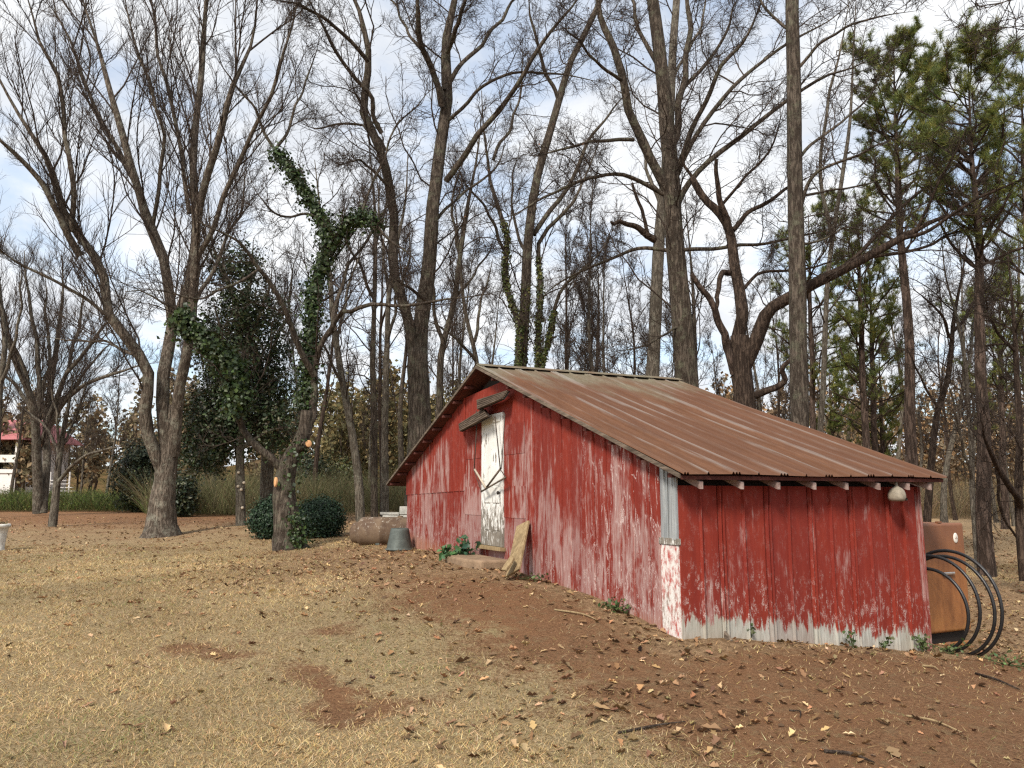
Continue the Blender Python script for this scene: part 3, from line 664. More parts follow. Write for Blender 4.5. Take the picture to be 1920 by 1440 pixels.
for i, (px, py, n_, rad, h) in enumerate(((1158, 1150, 90, .16, .16), (1296, 1188, 40, .1, .14), (1408, 1200, 30, .08, .16), (1600, 1216, 30, .08, .18), (1658, 1218, 40, .12, .2), (1730, 1224, 60, .12, .26), (1780, 1228, 60, .2, .14), (1000, 1090, 60, .3, .07), (1890, 1250, 80, .4, .08))):
    c = on_ground(px, py)
    leafy('weed', ('low green weed clump at the foot of the gable wall', 'small weed at the near corner of the shed', 'small weed under the second side sheet', 'tiny weed at the foot of the side wall, middle', 'weed against the side wall below the gourd',
                  'tall weed at the right end of the side wall', 'low weeds in front of the hose coil', 'flat weeds in the soil beside the leaning plank', 'flat weeds in leaf litter at the right edge')[i],
          c[0], c[1], n_, rad, h, .05, [(.07, .12, .04), (.1, .15, .05), (.13, .14, .06)], None, 'weed')
# rusty refrigerator
g = G('rusted_enamel'); o = g.obj(); a = g.noise(g.map(o, (5, 5, 1.3)), 1.2, 6, .65, .3); b = g.noise(o, 2.2, 5); s = g.noise(o, 40, 4, .7); x, y, z = g.xyz(o)
c = g.mix(g.ss(a, .3, .7), (.18, .068, .022), (.32, .13, .042)); c = g.mix(g.ss(z, .75, 1.4, 0, .7), c, (.17, .075, .045)); c = g.mix(g.ss(s, .58, .7, 0, .5), c, (.1, .045, .025))
c = g.mix(g.M('MULTIPLY', g.ss(z, .45, .15), g.ss(b, .45, .6, 0, .6)), c, (.37, .17, .05))
M_fr = g.out(c, .55, g.bump(s, .25, .005), 0, .4)
M_chrome = flat('tarnished_chrome', (.55, .53, .5), .15, .3, 20, .1, .9); M_wp = flat('dirty_white_enamel', (.66, .63, .56), .12, .5); M_black = flat('black_poly_pipe', (.013, .013, .014), .3, .42, 8, .1, 0, .5)
FY = 9.75; fr_r = P(1822, 1200, FY); FA = R(26)
fd = np.array([math.cos(FA), math.sin(FA)]); fo = fr_r[:2] - fd * .80
fz = gz(fr_r[0], fr_r[1]); fz = float(P(1822, 1205, FY)[2])
fr = empty('refrigerator', (fo[0], fo[1], fz), FA, 'rust-brown old refrigerator standing behind the right end of the shed', 'refrigerator')
bevel(box('cabinet', (.012, .055, .16), (.79, .68, 1.44), M_fr, fr), .06, 4)
bevel(box('door', (0, -.02, .155), (.80, .05, 1.445), M_fr, fr), .045, 4)
box('base', (.03, .05, -.1), (.75, .62, .158), M_dark, fr)
bevel(box('kick_rail', (.02, .0, -.04), (.77, .04, .03), M_fr, fr), .01, 1)
bevel(box('handle', (.30, -.055, .83), (.52, -.03, .862), M_chrome, fr), .008, 2); box('handle_post', (.32, -.032, .838), (.35, -.015, .855), M_chrome, fr); box('handle_post', (.47, -.032, .838), (.50, -.015, .855), M_chrome, fr)
bd = lathe('badge', [(.001, -.012), (.04, -.012), (.05, -.006), (.05, .004)], M_wp, fr, 24, axis='y', org=(0, 0, 0)); bd.location = (.62, -.019, 1.26); bd.scale = (.8, 1, 1.25)
for dx, dz_ in ((0, .012), (-.012, -.006), (.012, -.006)):
    lathe('badge_mark', [(.0005, -.0135), (.007, -.0135), (.007, -.011)], M_fr, fr, 10, axis='y', org=(.62 + dx, -.019, 1.26 + dz_))
box('hinge', (.33, -.01, 1.445), (.4, .03, 1.465), M_fr, fr)
jg_x, jg_y = fr_r[0] + .28, fr_r[1] + .9
jz = gz(jg_x, jg_y); jug = empty('white_box', (jg_x, jg_y, jz), R(20), 'white enamel box on a thin post, half hidden behind the refrigerator', 'box')
tube('post', [(0, 0, -.05), (0, 0, 1.15)], .018, M_dark, jug, 6, 3); bevel(box('housing', (-.12, -.06, .55), (.1, .05, .86), M_wp, jug), .015, 2)
# coil of black pipe
coil = at_shed('pipe_coil', 'coil of black plastic pipe standing in loops beside the rusty refrigerator', 'pipe')
for i, (rx_, ty, by, xl) in enumerate(((1872, 1031, 1234, 3.72), (1855, 1042, 1232, 3.64), (1831, 1043, 1230, 3.56), (1806, 1068, 1230, 3.47))):
    pr = onx(rx_, (ty + by) / 2, xl); pt = onx(1745, ty, xl); pb = onx(1790, by, xl)
    rr_ = (pt[2] - pb[2]) / 2; zc_ = (pt[2] + pb[2]) / 2; cy = pr[1] + rr_ * .98
    tube('loop', [(xl + .05 * math.sin(a * .5) + .03 * (i % 2), cy + rr_ * .98 * math.cos(a), zc_ + rr_ * math.sin(a)) for a in np.linspace(0, 2 * math.pi, 21)], .0185, M_black, coil, 10, 80)
# white urn at the left edge
q = P(-5, 1031, 18.5); uz = gz(q[0], q[1])
M_urn = flat('chalky_white_urn', (.60, .58, .53), .2, .85, 14, .5)
ur = empty('garden_urn', (q[0], q[1], uz - .02), 0, 'chalky white garden urn on the lawn at the left edge', 'urn')
lathe('bowl', [(.001, 0), (.15, 0), (.16, .03), (.14, .06), (.15, .2), (.17, .4), (.19, .54), (.225, .555), (.235, .6), (.22, .635), (.185, .625), (.17, .55), (.001, .53)], M_urn, ur, 28)
leaves('dry_plant', rng.normal(0, .07, (60, 3)) * np.array([1, 1, .5]) + np.array([0, 0, .62]), .09, tones(60, [(.2, .15, .08)]), M_leafg, ur)
# house far left
hq = P(30, 880, 62); hz = gz(hq[0], hq[1]); M_hw = flat('white_boards', (.72, .71, .68), .08); M_hr = flat('faded_red_roof', (.42, .15, .15), .12, .6); M_hwin = flat('dark_window', (.05, .06, .07), .2, .2)
hs = empty('farmhouse', (hq[0], hq[1], hz - .3), R(4), 'white farmhouse with a faded red roof and porch railing, far left behind bare trees', 'house')
hb = hq[2] - hz + .3                                   # porch floor above ground
box('wall', (-14, 2, 0), (-.4, 9, hb + 2.6), M_hw, hs); box('porch_floor', (-14.4, -.3, hb - .3), (.2, 2, hb), M_hw, hs)
mesh('roof', [(-15, -.7, hb + 2.35), (.7, -.7, hb + 2.35), (.7, 9.6, hb + 2.5), (-15, 9.6, hb + 2.5), (-14, 4.5, hb + 4.4), (-.2, 4.5, hb + 4.4)], [(0, 1, 5, 4), (1, 2, 5), (2, 3, 4, 5), (3, 0, 4), (3, 2, 1, 0)], M_hr, hs)
for k in range(6): box('porch_post', (.0 - k * 2.6 - .09, -.2, hb), (.0 - k * 2.6 + .09, -.02, hb + 2.36), M_hw, hs)
box('railing', (-14.2, -.16, hb + .55), (.0, -.1, hb + 1.15), M_hw, hs); box('porch_skirt', (-14.3, -.2, -.3), (.1, -.12, hb - .31), M_hw, hs)
for k in range(5): box('window', (-2.4 - k * 2.6, 1.95, hb + .7), (-1.3 - k * 2.6, 1.99, hb + 2.), M_hwin, hs)
for k in range(6): box('stair', (2.6 + k * .25, -.2, hb - .9 - k * .28), (4.0 + k * .25, .1, hb - .85 - k * .28), M_hw, hs)
for k in range(2): box('stair_post', (2.7 + k * 1.5, -.15, -.4), (2.8 + k * 1.5, -.05, hb - .2), M_hw, hs)

# ------------------------------------------------------------------ trees
B_grey = bark('bark_grey_lichen', (.065, .05, .038), (.19, .155, .122), (.27, .26, .205))
B_oak = bark('bark_oak', (.044, .033, .025), (.13, .105, .082), (.14, .138, .095))
B_dark = bark('bark_dark_brown', (.03, .02, .015), (.088, .062, .046))
B_pine = bark('bark_pine', (.038, .026, .02), (.12, .085, .067), None, .7)
B_pale = bark('bark_pale', (.075, .062, .048), (.185, .16, .127), (.22, .21, .165))
B_twig = bark('bark_twig', (.045, .032, .025), (.105, .08, .064))
M_cut = flat('fresh_saw_cut', (.62, .34, .16), .12, .8, 30)
M_ivy = vcol('ivy_leaf', .5, .45, trans=.15); M_ever = vcol('evergreen_leaf', .5, .4, trans=.12); M_need = vcol('pine_needle', .6, .3, trans=.2)
M_dead = vcol('dead_leaf', .85, .15, trans=.2); M_brush = vcol('brush_blade', .9, .1, trans=.2)

def grow(Pp, Rr, k, tmin, lf, ang, m, wig, up, rmin, lmin=.15, lmax=9., rf=.0068, zmin=-9., tip=.35):
    """side shoots on every centre line: vectorised"""
    N, M, _ = Pp.shape
    L = np.linalg.norm(np.diff(Pp, axis=1), axis=2).sum(1)
    i = np.repeat(np.arange(N), k); j = np.tile(np.arange(k), N)
    t = tmin + (1 - tmin) * (j + rng.random(N * k)) / k; t = np.clip(t, 0, .995)
    s = t * (M - 1); a = np.minimum(s.astype(int), M - 2); fr_ = (s - a)[:, None]
    b0, b1 = Pp[i, a], Pp[i, a + 1]; base = b0 * (1 - fr_) + b1 * fr_; T = unit(b1 - b0)
    rb = Rr[i, a] * (1 - fr_[:, 0]) + Rr[i, a + 1] * fr_[:, 0]
    pr = unit(np.cross(T, unit(rng.standard_normal((N * k, 3)))))
    th = rng.uniform(ang[0], ang[1], N * k)[:, None]
    d = unit(np.cos(th) * T + np.sin(th) * pr + np.array([0, 0, up * .6]))
    ln = np.clip(L[i] * rng.uniform(lf[0], lf[1], N * k) * (1 - .6 * t), lmin, lmax)
    keep = base[:, 2] > zmin
    base, d, ln, rb = base[keep], d[keep], ln[keep], rb[keep]; K = len(base)
    out = np.empty((K, m, 3)); out[:, 0] = base; st = (ln / (m - 1))[:, None]
    for q in range(1, m):
        d = unit(d + wig * rng.standard_normal((K, 3)) + np.array([0, 0, up / (m - 1)])); out[:, q] = out[:, q - 1] + d * st
    r0 = np.maximum(np.minimum(rb * .7, rf * ln + .004), rmin)
    rr = np.maximum(r0[:, None] * np.linspace(1, tip, m)[None], rmin * .7)
    return out, rr

def in_frame(pts, m=120):
    x, y, z = pts[:, 0], pts[:, 1], pts[:, 2] - CAMZ; d = y * _c + z * _s; u_ = -y * _s + z * _c
    px = 960 + F * x / d; py = 720 - F * u_ / d
    return (px > -m) & (px < 1920 + m) & (py > -m)
class Tree:
    def __init__(s, name, label, px, Y, mat, group=None, py=None):
        q = P(px, 930, Y); s.x, s.y = q[0], q[1]; s.z = gz(s.x, s.y); s.Y = Y; s.mat = mat
        s.o = empty(name, (s.x, s.y, s.z), 0, label, 'tree', group); s.org = np.array([s.x, s.y, s.z]); s.L = []
    def limb(s, pts, r0, r1, dY=0., name='limb', M=22, sides=9, wig=.0, flare=0, grows=True, mat=None, d0=0.):
        Y = s.Y; n_ = len(pts); w3 = []
        for i, q in enumerate(pts):
            t = i / (n_ - 1); w3.append(P(q[0], q[1], Y + d0 + (dY - d0) * t))
        w3 = np.array(w3) - s.org
        if name == 'trunk' and flare: w3[0, 2] = min(w3[0, 2], -.05)
        line = smooth_line(w3, M); r0, r1 = (r0, r1) if flare else (r0 * .86, r1 * .86); rr = np.interp(np.linspace(0, 1, M), [0, 1], [r0 / F * Y, r1 / F * Y])
        if grows and name != 'trunk' or (grows and r1 < 5): rr = rr * np.interp(np.linspace(0, 1, M), [0, .7, 1], [1, 1, .3])
        if flare: zt = line[:, 2]; rr = rr * (1 + flare * np.exp(-np.maximum(zt, 0) / .28))
        L = np.linalg.norm(line[-1] - line[0]); kn = rng.normal(0, 1, (9, 3)); kn[0] = kn[-1] = 0; wv_ = np.stack([np.interp(np.linspace(0, 8, M), np.arange(9), kn[:, c__]) for c__ in range(3)], 1); line += wv_ * np.array([1, 1, .3]) * (.002 * L if name == 'trunk' else .011 * L)
        sd = 16 if name == 'trunk' else sides
        pl = np.vstack([line, line[-1:] + (line[-1:] - line[-2:-1]) * .02]); r2 = np.r_[rr, rr[-1] * .1]
        v, f = tubes(pl[None], r2[None], sd, rough=.035 if sd > 9 else .03)
        mesh(name, v, f, mat or s.mat, s.o, True)
        if grows: s.L.append((line, rr))
        return line, rr
    def crown(s, levels, zmin=2., mat=None, extra=None):
        """levels: list of dicts for grow()"""
        M = 22
        A = np.array([l for l, r in s.L]); Rr = np.array([r for l, r in s.L]); vs, fs, nv = [], [], 0
        for i, lv in enumerate(levels):
            A, Rr = grow(A, Rr, zmin=zmin if i == 0 else zmin - 1., **lv)
            if i: kq = in_frame(A[:, 0] + s.org, 140 if i == 1 else 70); A, Rr = A[kq], Rr[kq]
            v, f = tubes(A, Rr, 5 if i == 0 else (4 if i == 1 and len(A) < 1500 else 3)); vs.append(v); fs.append(f + nv); nv += len(v)
        s.tips = A
        return mesh('crown', np.vstack(vs), np.vstack(fs), mat or B_twig, s.o, True)
    def ivy(s, line, rr, t0, t1, n_, spread, size=.09, cols=((.018, .034, .009), (.03, .054, .013), (.05, .08, .02)), hang=.0):
        M = len(line); t = rng.uniform(t0, t1, n_) * (M - 1); a = np.minimum(t.astype(int), M - 2); q = (t - a)[:, None]
        b = line[a] * (1 - q) + line[a + 1] * q; r_ = (rr[a])[:, None]
        T = unit(line[a + 1] - line[a]); pr = unit(np.cross(T, rng.standard_normal((n_, 3))))
        lump = .65 + .5 * np.sin(t * 1.9 + 1)[:, None] ** 2
        p_ = b + pr * (r_ + np.abs(rng.normal(0, spread, (n_, 1))) * lump) - np.array([0, 0, hang]) * rng.random((n_, 1))
        return leaves('ivy', p_, size * rng.uniform(.55, 1.25, n_), tones(n_, cols), M_ivy, s.o, .85, nrm=pr + np.array([0, 0, .25]))
    def dead(s, n_, size=.07, cols=((.1, .05, .03), (.15, .08, .05))):
        i = rng.integers(0, len(s.tips), n_); p_ = s.tips[i, -1] - np.array([0, 0, .03])
        return leaves('dead_leaf_remnant', p_, size, tones(n_, cols), M_dead, s.o, .6, kind='stuff')

FINE = [dict(k=13, tmin=.16, lf=(.28, .55), ang=(.35, .8), m=7, wig=.13, up=.55, rmin=.008, lmax=4.2, lmin=.8),
        dict(k=11, tmin=.12, lf=(.35, .7), ang=(.35, .85), m=5, wig=.16, up=.4, rmin=.0055, lmin=.35, lmax=1.9),
        dict(k=8, tmin=.06, lf=(.35, .75), ang=(.35, .9), m=2, wig=.2, up=.22, rmin=.0036, lmin=.2, lmax=.95)]
OAK = [dict(k=11, tmin=.2, lf=(.22, .5), ang=(.5, 1.15), m=8, wig=.24, up=.3, rmin=.009, lmax=3.6, lmin=.7),
       dict(k=9, tmin=.12, lf=(.3, .6), ang=(.5, 1.1), m=6, wig=.3, up=.15, rmin=.0055, lmin=.35, lmax=1.7),
       dict(k=9, tmin=.06, lf=(.35, .75), ang=(.45, 1.2), m=2, wig=.3, up=.05, rmin=.0036, lmin=.2, lmax=.9)]
def thin(lv, f1=1., f2=1., f3=1.):
    o = [dict(d) for d in lv]
    for d, f_ in zip(o, (f1, f2, f3)): d['k'] = max(1, int(round(d['k'] * f_)))
    return o

# T1: many-stemmed grey tree on the left
T = Tree('bare_tree', 'grey many-stemmed bare tree forking low, standing left on the lawn', 303, 23, B_grey)
T.limb([(303, 1008), (303, 985), (305, 930), (311, 890), (316, 850), (318, 800), (319, 760)], 26, 11, 0, 'trunk', flare=.45, grows=False)
T.limb([(308, 890), (294, 838), (284, 780), (268, 720), (240, 650), (205, 590), (178, 540), (150, 480), (132, 435), (105, 360), (75, 290), (45, 235), (15, 180), (-25, 100)], 14, 4, -2.5)
T.limb([(150, 480), (110, 400), (60, 320), (0, 262), (-60, 215)], 8, 3, -4, d0=-1.3)
T.limb([(317, 865), (315, 800), (318, 740), (322, 680), (327, 620), (320, 570), (300, 480), (285, 430), (265, 360), (235, 280), (212, 200), (190, 120), (160, 30), (140, -50)], 15, 4, 1.5)
T.limb([(325, 610), (343, 545), (352, 480), (355, 400), (360, 300), (372, 160), (378, 0), (382, -110)], 11, 5, 1, d0=.6)
T.limb([(325, 855), (338, 790), (347, 730), (355, 660), (360, 590), (365, 500), (370, 420), (385, 320), (410, 230), (440, 130), (470, 20), (485, -50)], 13, 4, -2)
T.limb([(366, 490), (400, 420), (440, 330), (480, 240), (510, 160), (540, 60), (560, -30)], 6, 2.5, -3, d0=-1.1)
T.limb([(300, 480), (270, 400), (225, 310), (190, 240), (150, 140), (120, 40), (100, -40)], 6.5, 2.5, 3, d0=.9)
T.limb([(215, 605), (160, 560), (90, 520), (30, 490), (-30, 455)], 4, 2, -3, d0=-1)
T.limb([(355, 400), (340, 300), (318, 200), (300, 100), (285, 0), (275, -60)], 5.5, 3, 2.4, d0=.8)
T.limb([(285, 430), (300, 330), (298, 220), (268, 120), (240, 20), (230, -30)], 5, 2.5, -.5, d0=1)
T.limb([(132, 435), (140, 330), (120, 230), (95, 120), (60, 20), (40, -40)], 6, 2.5, -3.2, d0=-1.6)
T.limb([(357, 590), (395, 520), (430, 440), (455, 380), (475, 300)], 5, 2, 1.8, d0=-.6)
T.limb([(250, 665), (200, 640), (140, 640), (80, 630)], 3.5, 1.5, 2, d0=-.8)
T.crown(thin(FINE, 1.05, 1, 1), 2.6); T.dead(25)

# T2: pruned tree wrapped in ivy
T = Tree('ivy_tree', 'pruned crooked tree wrapped in dark ivy, with two orange saw cuts on its trunk', 545, 17.5, B_oak)
T.limb([(545, 1033), (541, 1005), (536, 960), (533, 920), (538, 880), (550, 852), (563, 832), (571, 805), (575, 770)], 27, 10, 0, 'trunk', flare=.3, grows=False)
a = T.limb([(536, 890), (512, 862), (480, 835), (458, 805), (447, 775), (446, 740), (440, 700), (420, 665), (385, 630), (355, 600), (330, 578), (300, 568), (262, 545), (235, 547)], 9, 3, -1.2)
b = T.limb([(550, 855), (568, 834), (572, 790), (576, 740), (578, 690), (583, 640), (592, 590), (600, 540), (608, 490), (612, 445), (600, 410), (580, 375), (555, 335), (530, 300), (512, 275)], 10, 5, .8)
T.limb([(549, 856), (563, 840), (576, 831)], 10, 9.5, -.25, 'cut_stub', grows=False)
T.limb([(577, 815), (584, 780), (588, 740), (590, 700), (592, 668)], 9, 8, .2, grows=False)
T.limb([(590, 705), (570, 670), (550, 630), (535, 590), (518, 550), (500, 520), (485, 505), (455, 470), (420, 440), (385, 420), (340, 395)], 7.5, 2, -2)
T.limb([(592, 690), (604, 655), (622, 620), (636, 585), (660, 583), (700, 567), (760, 572), (830, 565), (900, 552), (945, 545)], 6.5, 1.3, -1.5)
T.limb([(622, 622), (636, 545), (660, 490), (700, 430), (740, 370), (780, 325)], 5, 1.5, 1.5)
d = T.limb([(609, 475), (635, 440), (655, 416), (678, 405), (705, 420), (735, 452), (765, 474), (790, 505)], 5, 2, -.6, d0=.5)
T.limb([(676, 406), (690, 370), (720, 300), (750, 230), (790, 190), (835, 150)], 3.5, 1.3, .8)
T.limb([(512, 276), (490, 235), (470, 190), (430, 150), (400, 100)], 4, 1.5, 0, d0=.8)
T.limb([(516, 280), (545, 240), (560, 195), (575, 150), (600, 60)], 4, 1.5, 2, d0=.8)
T.limb([(601, 410), (572, 400), (540, 407), (515, 400), (495, 380), (470, 340)], 3.5, 1.5, -.6, d0=.6)
T.limb([(485, 505), (460, 520), (420, 540), (370, 560), (310, 545), (250, 540)], 3, 1.2, -2.4, d0=-1.4)
T.limb([(600, 500), (640, 470), (690, 400), (720, 350)], 3, 1.2, 2, d0=.6)
T.crown(thin(OAK, 1., .9, .8), 2.2)
T.ivy(a[0], a[1], .33, .80, 5200, .17, .1, hang=.22); T.ivy(b[0], b[1], .14, .99, 7500, .13, .09, hang=.06); T.ivy(d[0], d[1], .02, .55, 1700, .15)
tr = T.limb([(562, 1020), (556, 985), (548, 950)], 7, 3, -.35, 'ivy_stem', grows=False, d0=-.35); T.ivy(tr[0], tr[1], 0, .8, 300, .12)
T.ivy(np.array([P(575, 1025, 17.1), P(555, 1000, 17.2), P(545, 860, 17.2), P(575, 820, 17.4)]) - T.org, np.full(4, .1), .0, 1, 260, .1)
for px, py, sx, sz, ax in ((579, 832, .07, .08, (.45, -.9)), (516, 904, .06, .11, (-.75, -.65))):
    q = P(px, py, 17.5 - (.32 if px < 530 else .28)) - T.org
    ct = lathe('saw_cut', [(.001, -.012), (.8, -.012), (1., -.004), (1., .03)], M_cut, T.o, 18, axis='y'); ct.location = q; ct.scale = (sx, 1, sz); ct.rotation_euler = (0, 0, math.atan2(ax[0], -ax[1]))

# T3: tall twin trunk just left of the gable
T = Tree('twin_trunk_tree', 'tall thick oak splitting into two trunks, behind the left roof edge of the shed', 785, 21, B_oak)
T.limb([(785, 968), (787, 880), (788, 800), (786, 740), (784, 690), (783, 655)], 27, 19, 0, 'trunk', flare=.3, grows=False)
T.limb([(787, 740), (790, 660), (796, 560), (806, 470), (816, 380), (823, 300), (829, 240), (834, 180), (839, 90), (843, 0), (846, -130)], 18.5, 10, .6)
T.limb([(781, 720), (776, 650), (768, 600), (755, 540), (742, 470), (735, 400), (728, 330), (718, 260), (705, 190), (690, 110), (668, 40), (645, -20), (622, -90)], 13, 6.5, -1)
T.limb([(836, 340), (870, 295), (916, 233), (952, 182), (989, 131), (1030, 65), (1076, 0), (1100, -40)], 7.5, 3, -2, d0=.3)
T.limb([(835, 170), (870, 115), (920, 60), (960, 10), (1000, -40)], 6, 3, 2.5, d0=.4)
T.limb([(828, 200), (812, 130), (794, 87), (785, 40), (778, -40)], 8, 5, -1.5, d0=.3)
T.limb([(842, 225), (880, 185), (930, 150), (990, 135), (1060, 142), (1130, 155)], 4.5, 1.5, -1, d0=.4)
T.limb([(800, 570), (775, 545), (735, 520)], 4.5, 2.5, -1.5, d0=.1)
T.limb([(716, 250), (690, 180), (640, 110), (600, 40), (570, -20)], 5.5, 2.5, -3, d0=-.8)
T.limb([(690, 115), (650, 70), (610, 35), (560, 8), (505, -5)], 5, 2, -3.5, d0=-1)
T.limb([(722, 280), (690, 240), (650, 230), (600, 240), (560, 230)], 4, 1.5, 1.6, d0=-.7)
T.limb([(730, 350), (700, 320), (672, 300), (640, 310)], 3.5, 1.5, -2, d0=-.6)
T.limb([(812, 420), (850, 380), (900, 340), (940, 300), (960, 250)], 4, 1.5, 2.5, d0=.2)
T.limb([(838, 100), (860, 40), (880, -30)], 6, 4, -1, d0=.4)
T.limb([(800, 100), (760, 60), (740, 10), (700, -40)], 4, 2, 1, d0=-.2)
T.crown(thin(OAK, 1.1, 1, .85), 4.2); T.dead(60)

# T4: moss-green stems behind the ridge
T = Tree('ivy_stem_tree', 'bare tree of several stems, green with moss and ivy, rising right behind the roof peak', 985, 29, B_oak)
s1 = T.limb([(982, 985), (980, 850), (978, 740), (980, 660), (985, 560), (990, 470), (998, 390), (1008, 330), (1030, 250), (1050, 180), (1072, 115), (1102, 55), (1130, -10)], 15, 6, 0, 'trunk')
s2 = T.limb([(972, 900), (966, 740), (962, 640), (955, 560), (945, 470), (938, 410), (935, 360), (925, 300), (912, 240), (903, 170)], 9, 3, -1)
T.limb([(946, 470), (920, 410), (895, 370), (870, 340), (850, 300)], 4, 1.5, -2, d0=-.5)
s3 = T.limb([(992, 900), (1000, 740), (1006, 640), (1011, 560), (1017, 480), (1032, 430), (1060, 390), (1085, 345), (1112, 290), (1132, 240)], 8, 3, .8)
s4 = T.limb([(996, 880), (1012, 740), (1022, 660), (1036, 600), (1056, 545), (1090, 510), (1122, 470), (1150, 420)], 8, 2, -.8)
T.limb([(1000, 440), (1030, 400), (1062, 360), (1088, 310), (1112, 250), (1152, 200), (1182, 168)], 6, 2.5, 1.5, d0=.2)
T.limb([(1048, 190), (1020, 120), (1000, 50), (985, -30)], 5, 2, -1.5)
T.limb([(925, 300), (960, 230), (975, 150), (980, 80)], 4, 1.5, 1, d0=-.7)
T.limb([(990, 480), (965, 420), (960, 350), (975, 280)], 4, 1.5, 2)
T.crown(thin(OAK, 1., .95, .9), 5.5); T.dead(60)
mossy = ((.085, .105, .022), (.13, .135, .028), (.06, .085, .022))
for s_, a0, a1, k in ((s2, .15, .66, 1500), (s3, .15, .58, 1300), (s4, .12, .6, 1400), (s1, .15, .42, 700)): T.ivy(s_[0], s_[1], a0, a1, k, .035, .11, mossy)

# T5: big dark oak behind the rear of the roof
T = Tree('tall_oak', 'tall dark-barked oak behind the far end of the ridge, limbs reaching both ways', 1292, 19.5, B_oak)
T.limb([(1297, 1000), (1294, 800), (1288, 700), (1280, 620), (1273, 540), (1267, 460), (1262, 400), (1258, 340), (1250, 260), (1242, 160), (1232, 70), (1222, -10), (1214, -110)], 25, 10, 0, 'trunk', M=22, flare=.2)
T.limb([(1259, 375), (1235, 325), (1210, 280), (1192, 230), (1170, 160), (1150, 90), (1130, 40), (1112, -20), (1098, -90)], 12, 6, -1.5)
T.limb([(1256, 290), (1275, 210), (1284, 150), (1291, 80), (1287, 0), (1290, -80)], 9, 5, 1)
T.limb([(1260, 335), (1300, 235), (1330, 180), (1356, 120), (1400, 60), (1432, -10)], 7, 3, -1.8)
T.limb([(1188, 262), (1150, 262), (1100, 270), (1050, 281), (1010, 292), (975, 288)], 4.5, 1.3, -2, d0=-.9)
T.limb([(1250, 368), (1200, 342), (1150, 328), (1112, 330), (1080, 346), (1030, 362), (980, 392), (900, 422)], 5.5, 1.3, -2)
T.limb([(1262, 405), (1290, 352), (1330, 300), (1400, 240), (1480, 185), (1540, 152), (1600, 125), (1665, 88)], 7.5, 2, -.5)
T.limb([(1260, 350), (1330, 225), (1400, 142), (1480, 82), (1545, 40), (1600, 0)], 6.5, 2, 2)
T.limb([(1269, 472), (1200, 466), (1150, 482), (1100, 502), (1050, 532), (1000, 580)], 5, 1.4, 1.5)
T.limb([(1267, 470), (1330, 466), (1390, 461), (1450, 454), (1520, 440), (1600, 415)], 5, 1.5, -2)
T.limb([(1238, 130), (1200, 60), (1185, 0), (1160, -60)], 6, 3, 1.5)
T.limb([(1165, 150), (1120, 120), (1080, 70), (1040, 40)], 4, 1.5, -3, d0=-1.2)
T.limb([(1285, 160), (1340, 100), (1370, 40), (1400, -30)], 5, 2, 2, d0=.7)
T.limb([(1280, 610), (1240, 630), (1200, 650), (1150, 660)], 3, 1.2, -1.5)
T.crown(thin(OAK, 1.15, 1, .85), 3.8); T.dead(120)

# T6: pale trunk with a broken limb
T = Tree('broken_limb_tree', 'pale straight trunk with a snapped-off limb, just left of the tall dark oak', 1222, 26, B_pale)
T.limb([(1220, 985), (1221, 760), (1225, 640), (1230, 540), (1236, 450), (1243, 360), (1251, 280), (1258, 200), (1264, 100), (1270, -20)], 17, 8, 0, 'trunk')
T.limb([(1233, 452), (1212, 440), (1192, 425), (1175, 421), (1160, 415), (1151, 421), (1146, 416)], 9, 3, -1.2, grows=False, mat=B_dark)
T.limb([(1216, 443), (1206, 402), (1196, 370), (1185, 343)], 4.5, 3, -1, d0=-.4, grows=False, mat=B_dark)
T.limb([(1240, 390), (1215, 330), (1200, 260), (1180, 200)], 5, 2, 1)
T.limb([(1262, 150), (1300, 80), (1320, 20), (1335, -40)], 4, 2, 1.5)
T.crown(thin(OAK, .8, .7, .6), 7)

# T7: crooked low-forking oak with the long limb to the right
T = Tree('crooked_oak', 'crooked low-forking oak with one long thick limb sweeping right, behind the shed roof', 1397, 17.5, B_dark)
T.limb([(1402, 1000), (1402, 830), (1397, 765), (1391, 712), (1388, 660), (1387, 630)], 28, 17, 0, 'trunk', flare=.2, grows=False)
T.limb([(1378, 700), (1366, 652), (1350, 610), (1335, 575), (1318, 545), (1297, 514)], 11, 5, -.6, grows=False, mat=B_pine)
T.limb([(1387, 690), (1386, 620), (1381, 560), (1376, 500), (1370, 450), (1362, 420), (1345, 395), (1320, 370), (1297, 333)], 16, 8, .5, grows=False)
T.limb([(1372, 445), (1356, 385), (1346, 340), (1343, 298)], 9, 4, -.3, d0=.3, grows=False)
T.limb([(1374, 432), (1400, 402), (1430, 386), (1455, 370), (1478, 352), (1520, 330)], 6, 3, .8, d0=.3)
T.limb([(1394, 690), (1410, 642), (1426, 606), (1450, 580), (1485, 558), (1520, 535), (1570, 510), (1620, 484), (1680, 450), (1740, 416), (1790, 401), (1850, 406)], 17, 4, -1)
T.limb([(1565, 512), (1600, 480), (1650, 432), (1700, 382), (1760, 332), (1830, 282), (1905, 220)], 5, 1.5, .5, d0=-.4)
T.limb([(1680, 450), (1740, 432), (1810, 385), (1880, 350), (1950, 320)], 4.5, 1.5, -2.4, d0=-.7)
T.limb([(1620, 484), (1700, 470), (1780, 440), (1860, 420), (1930, 400)], 4, 1.5, 1, d0=-.6)
T.limb([(1720, 428), (1750, 360), (1790, 290), (1820, 220)], 3.5, 1.3, -1.8, d0=-.8)
T.limb([(1405, 745), (1430, 736), (1458, 724), (1471, 714), (1465, 695), (1475, 680), (1492, 668)], 9, 4, -.5, grows=False)
T.limb([(1370, 512), (1352, 513), (1346, 545), (1343, 578)], 7, 4, -.3, d0=.2, grows=False)
T.limb([(1380, 560), (1430, 512), (1480, 505), (1540, 498), (1600, 470)], 4.5, 1.5, 2, d0=.3)
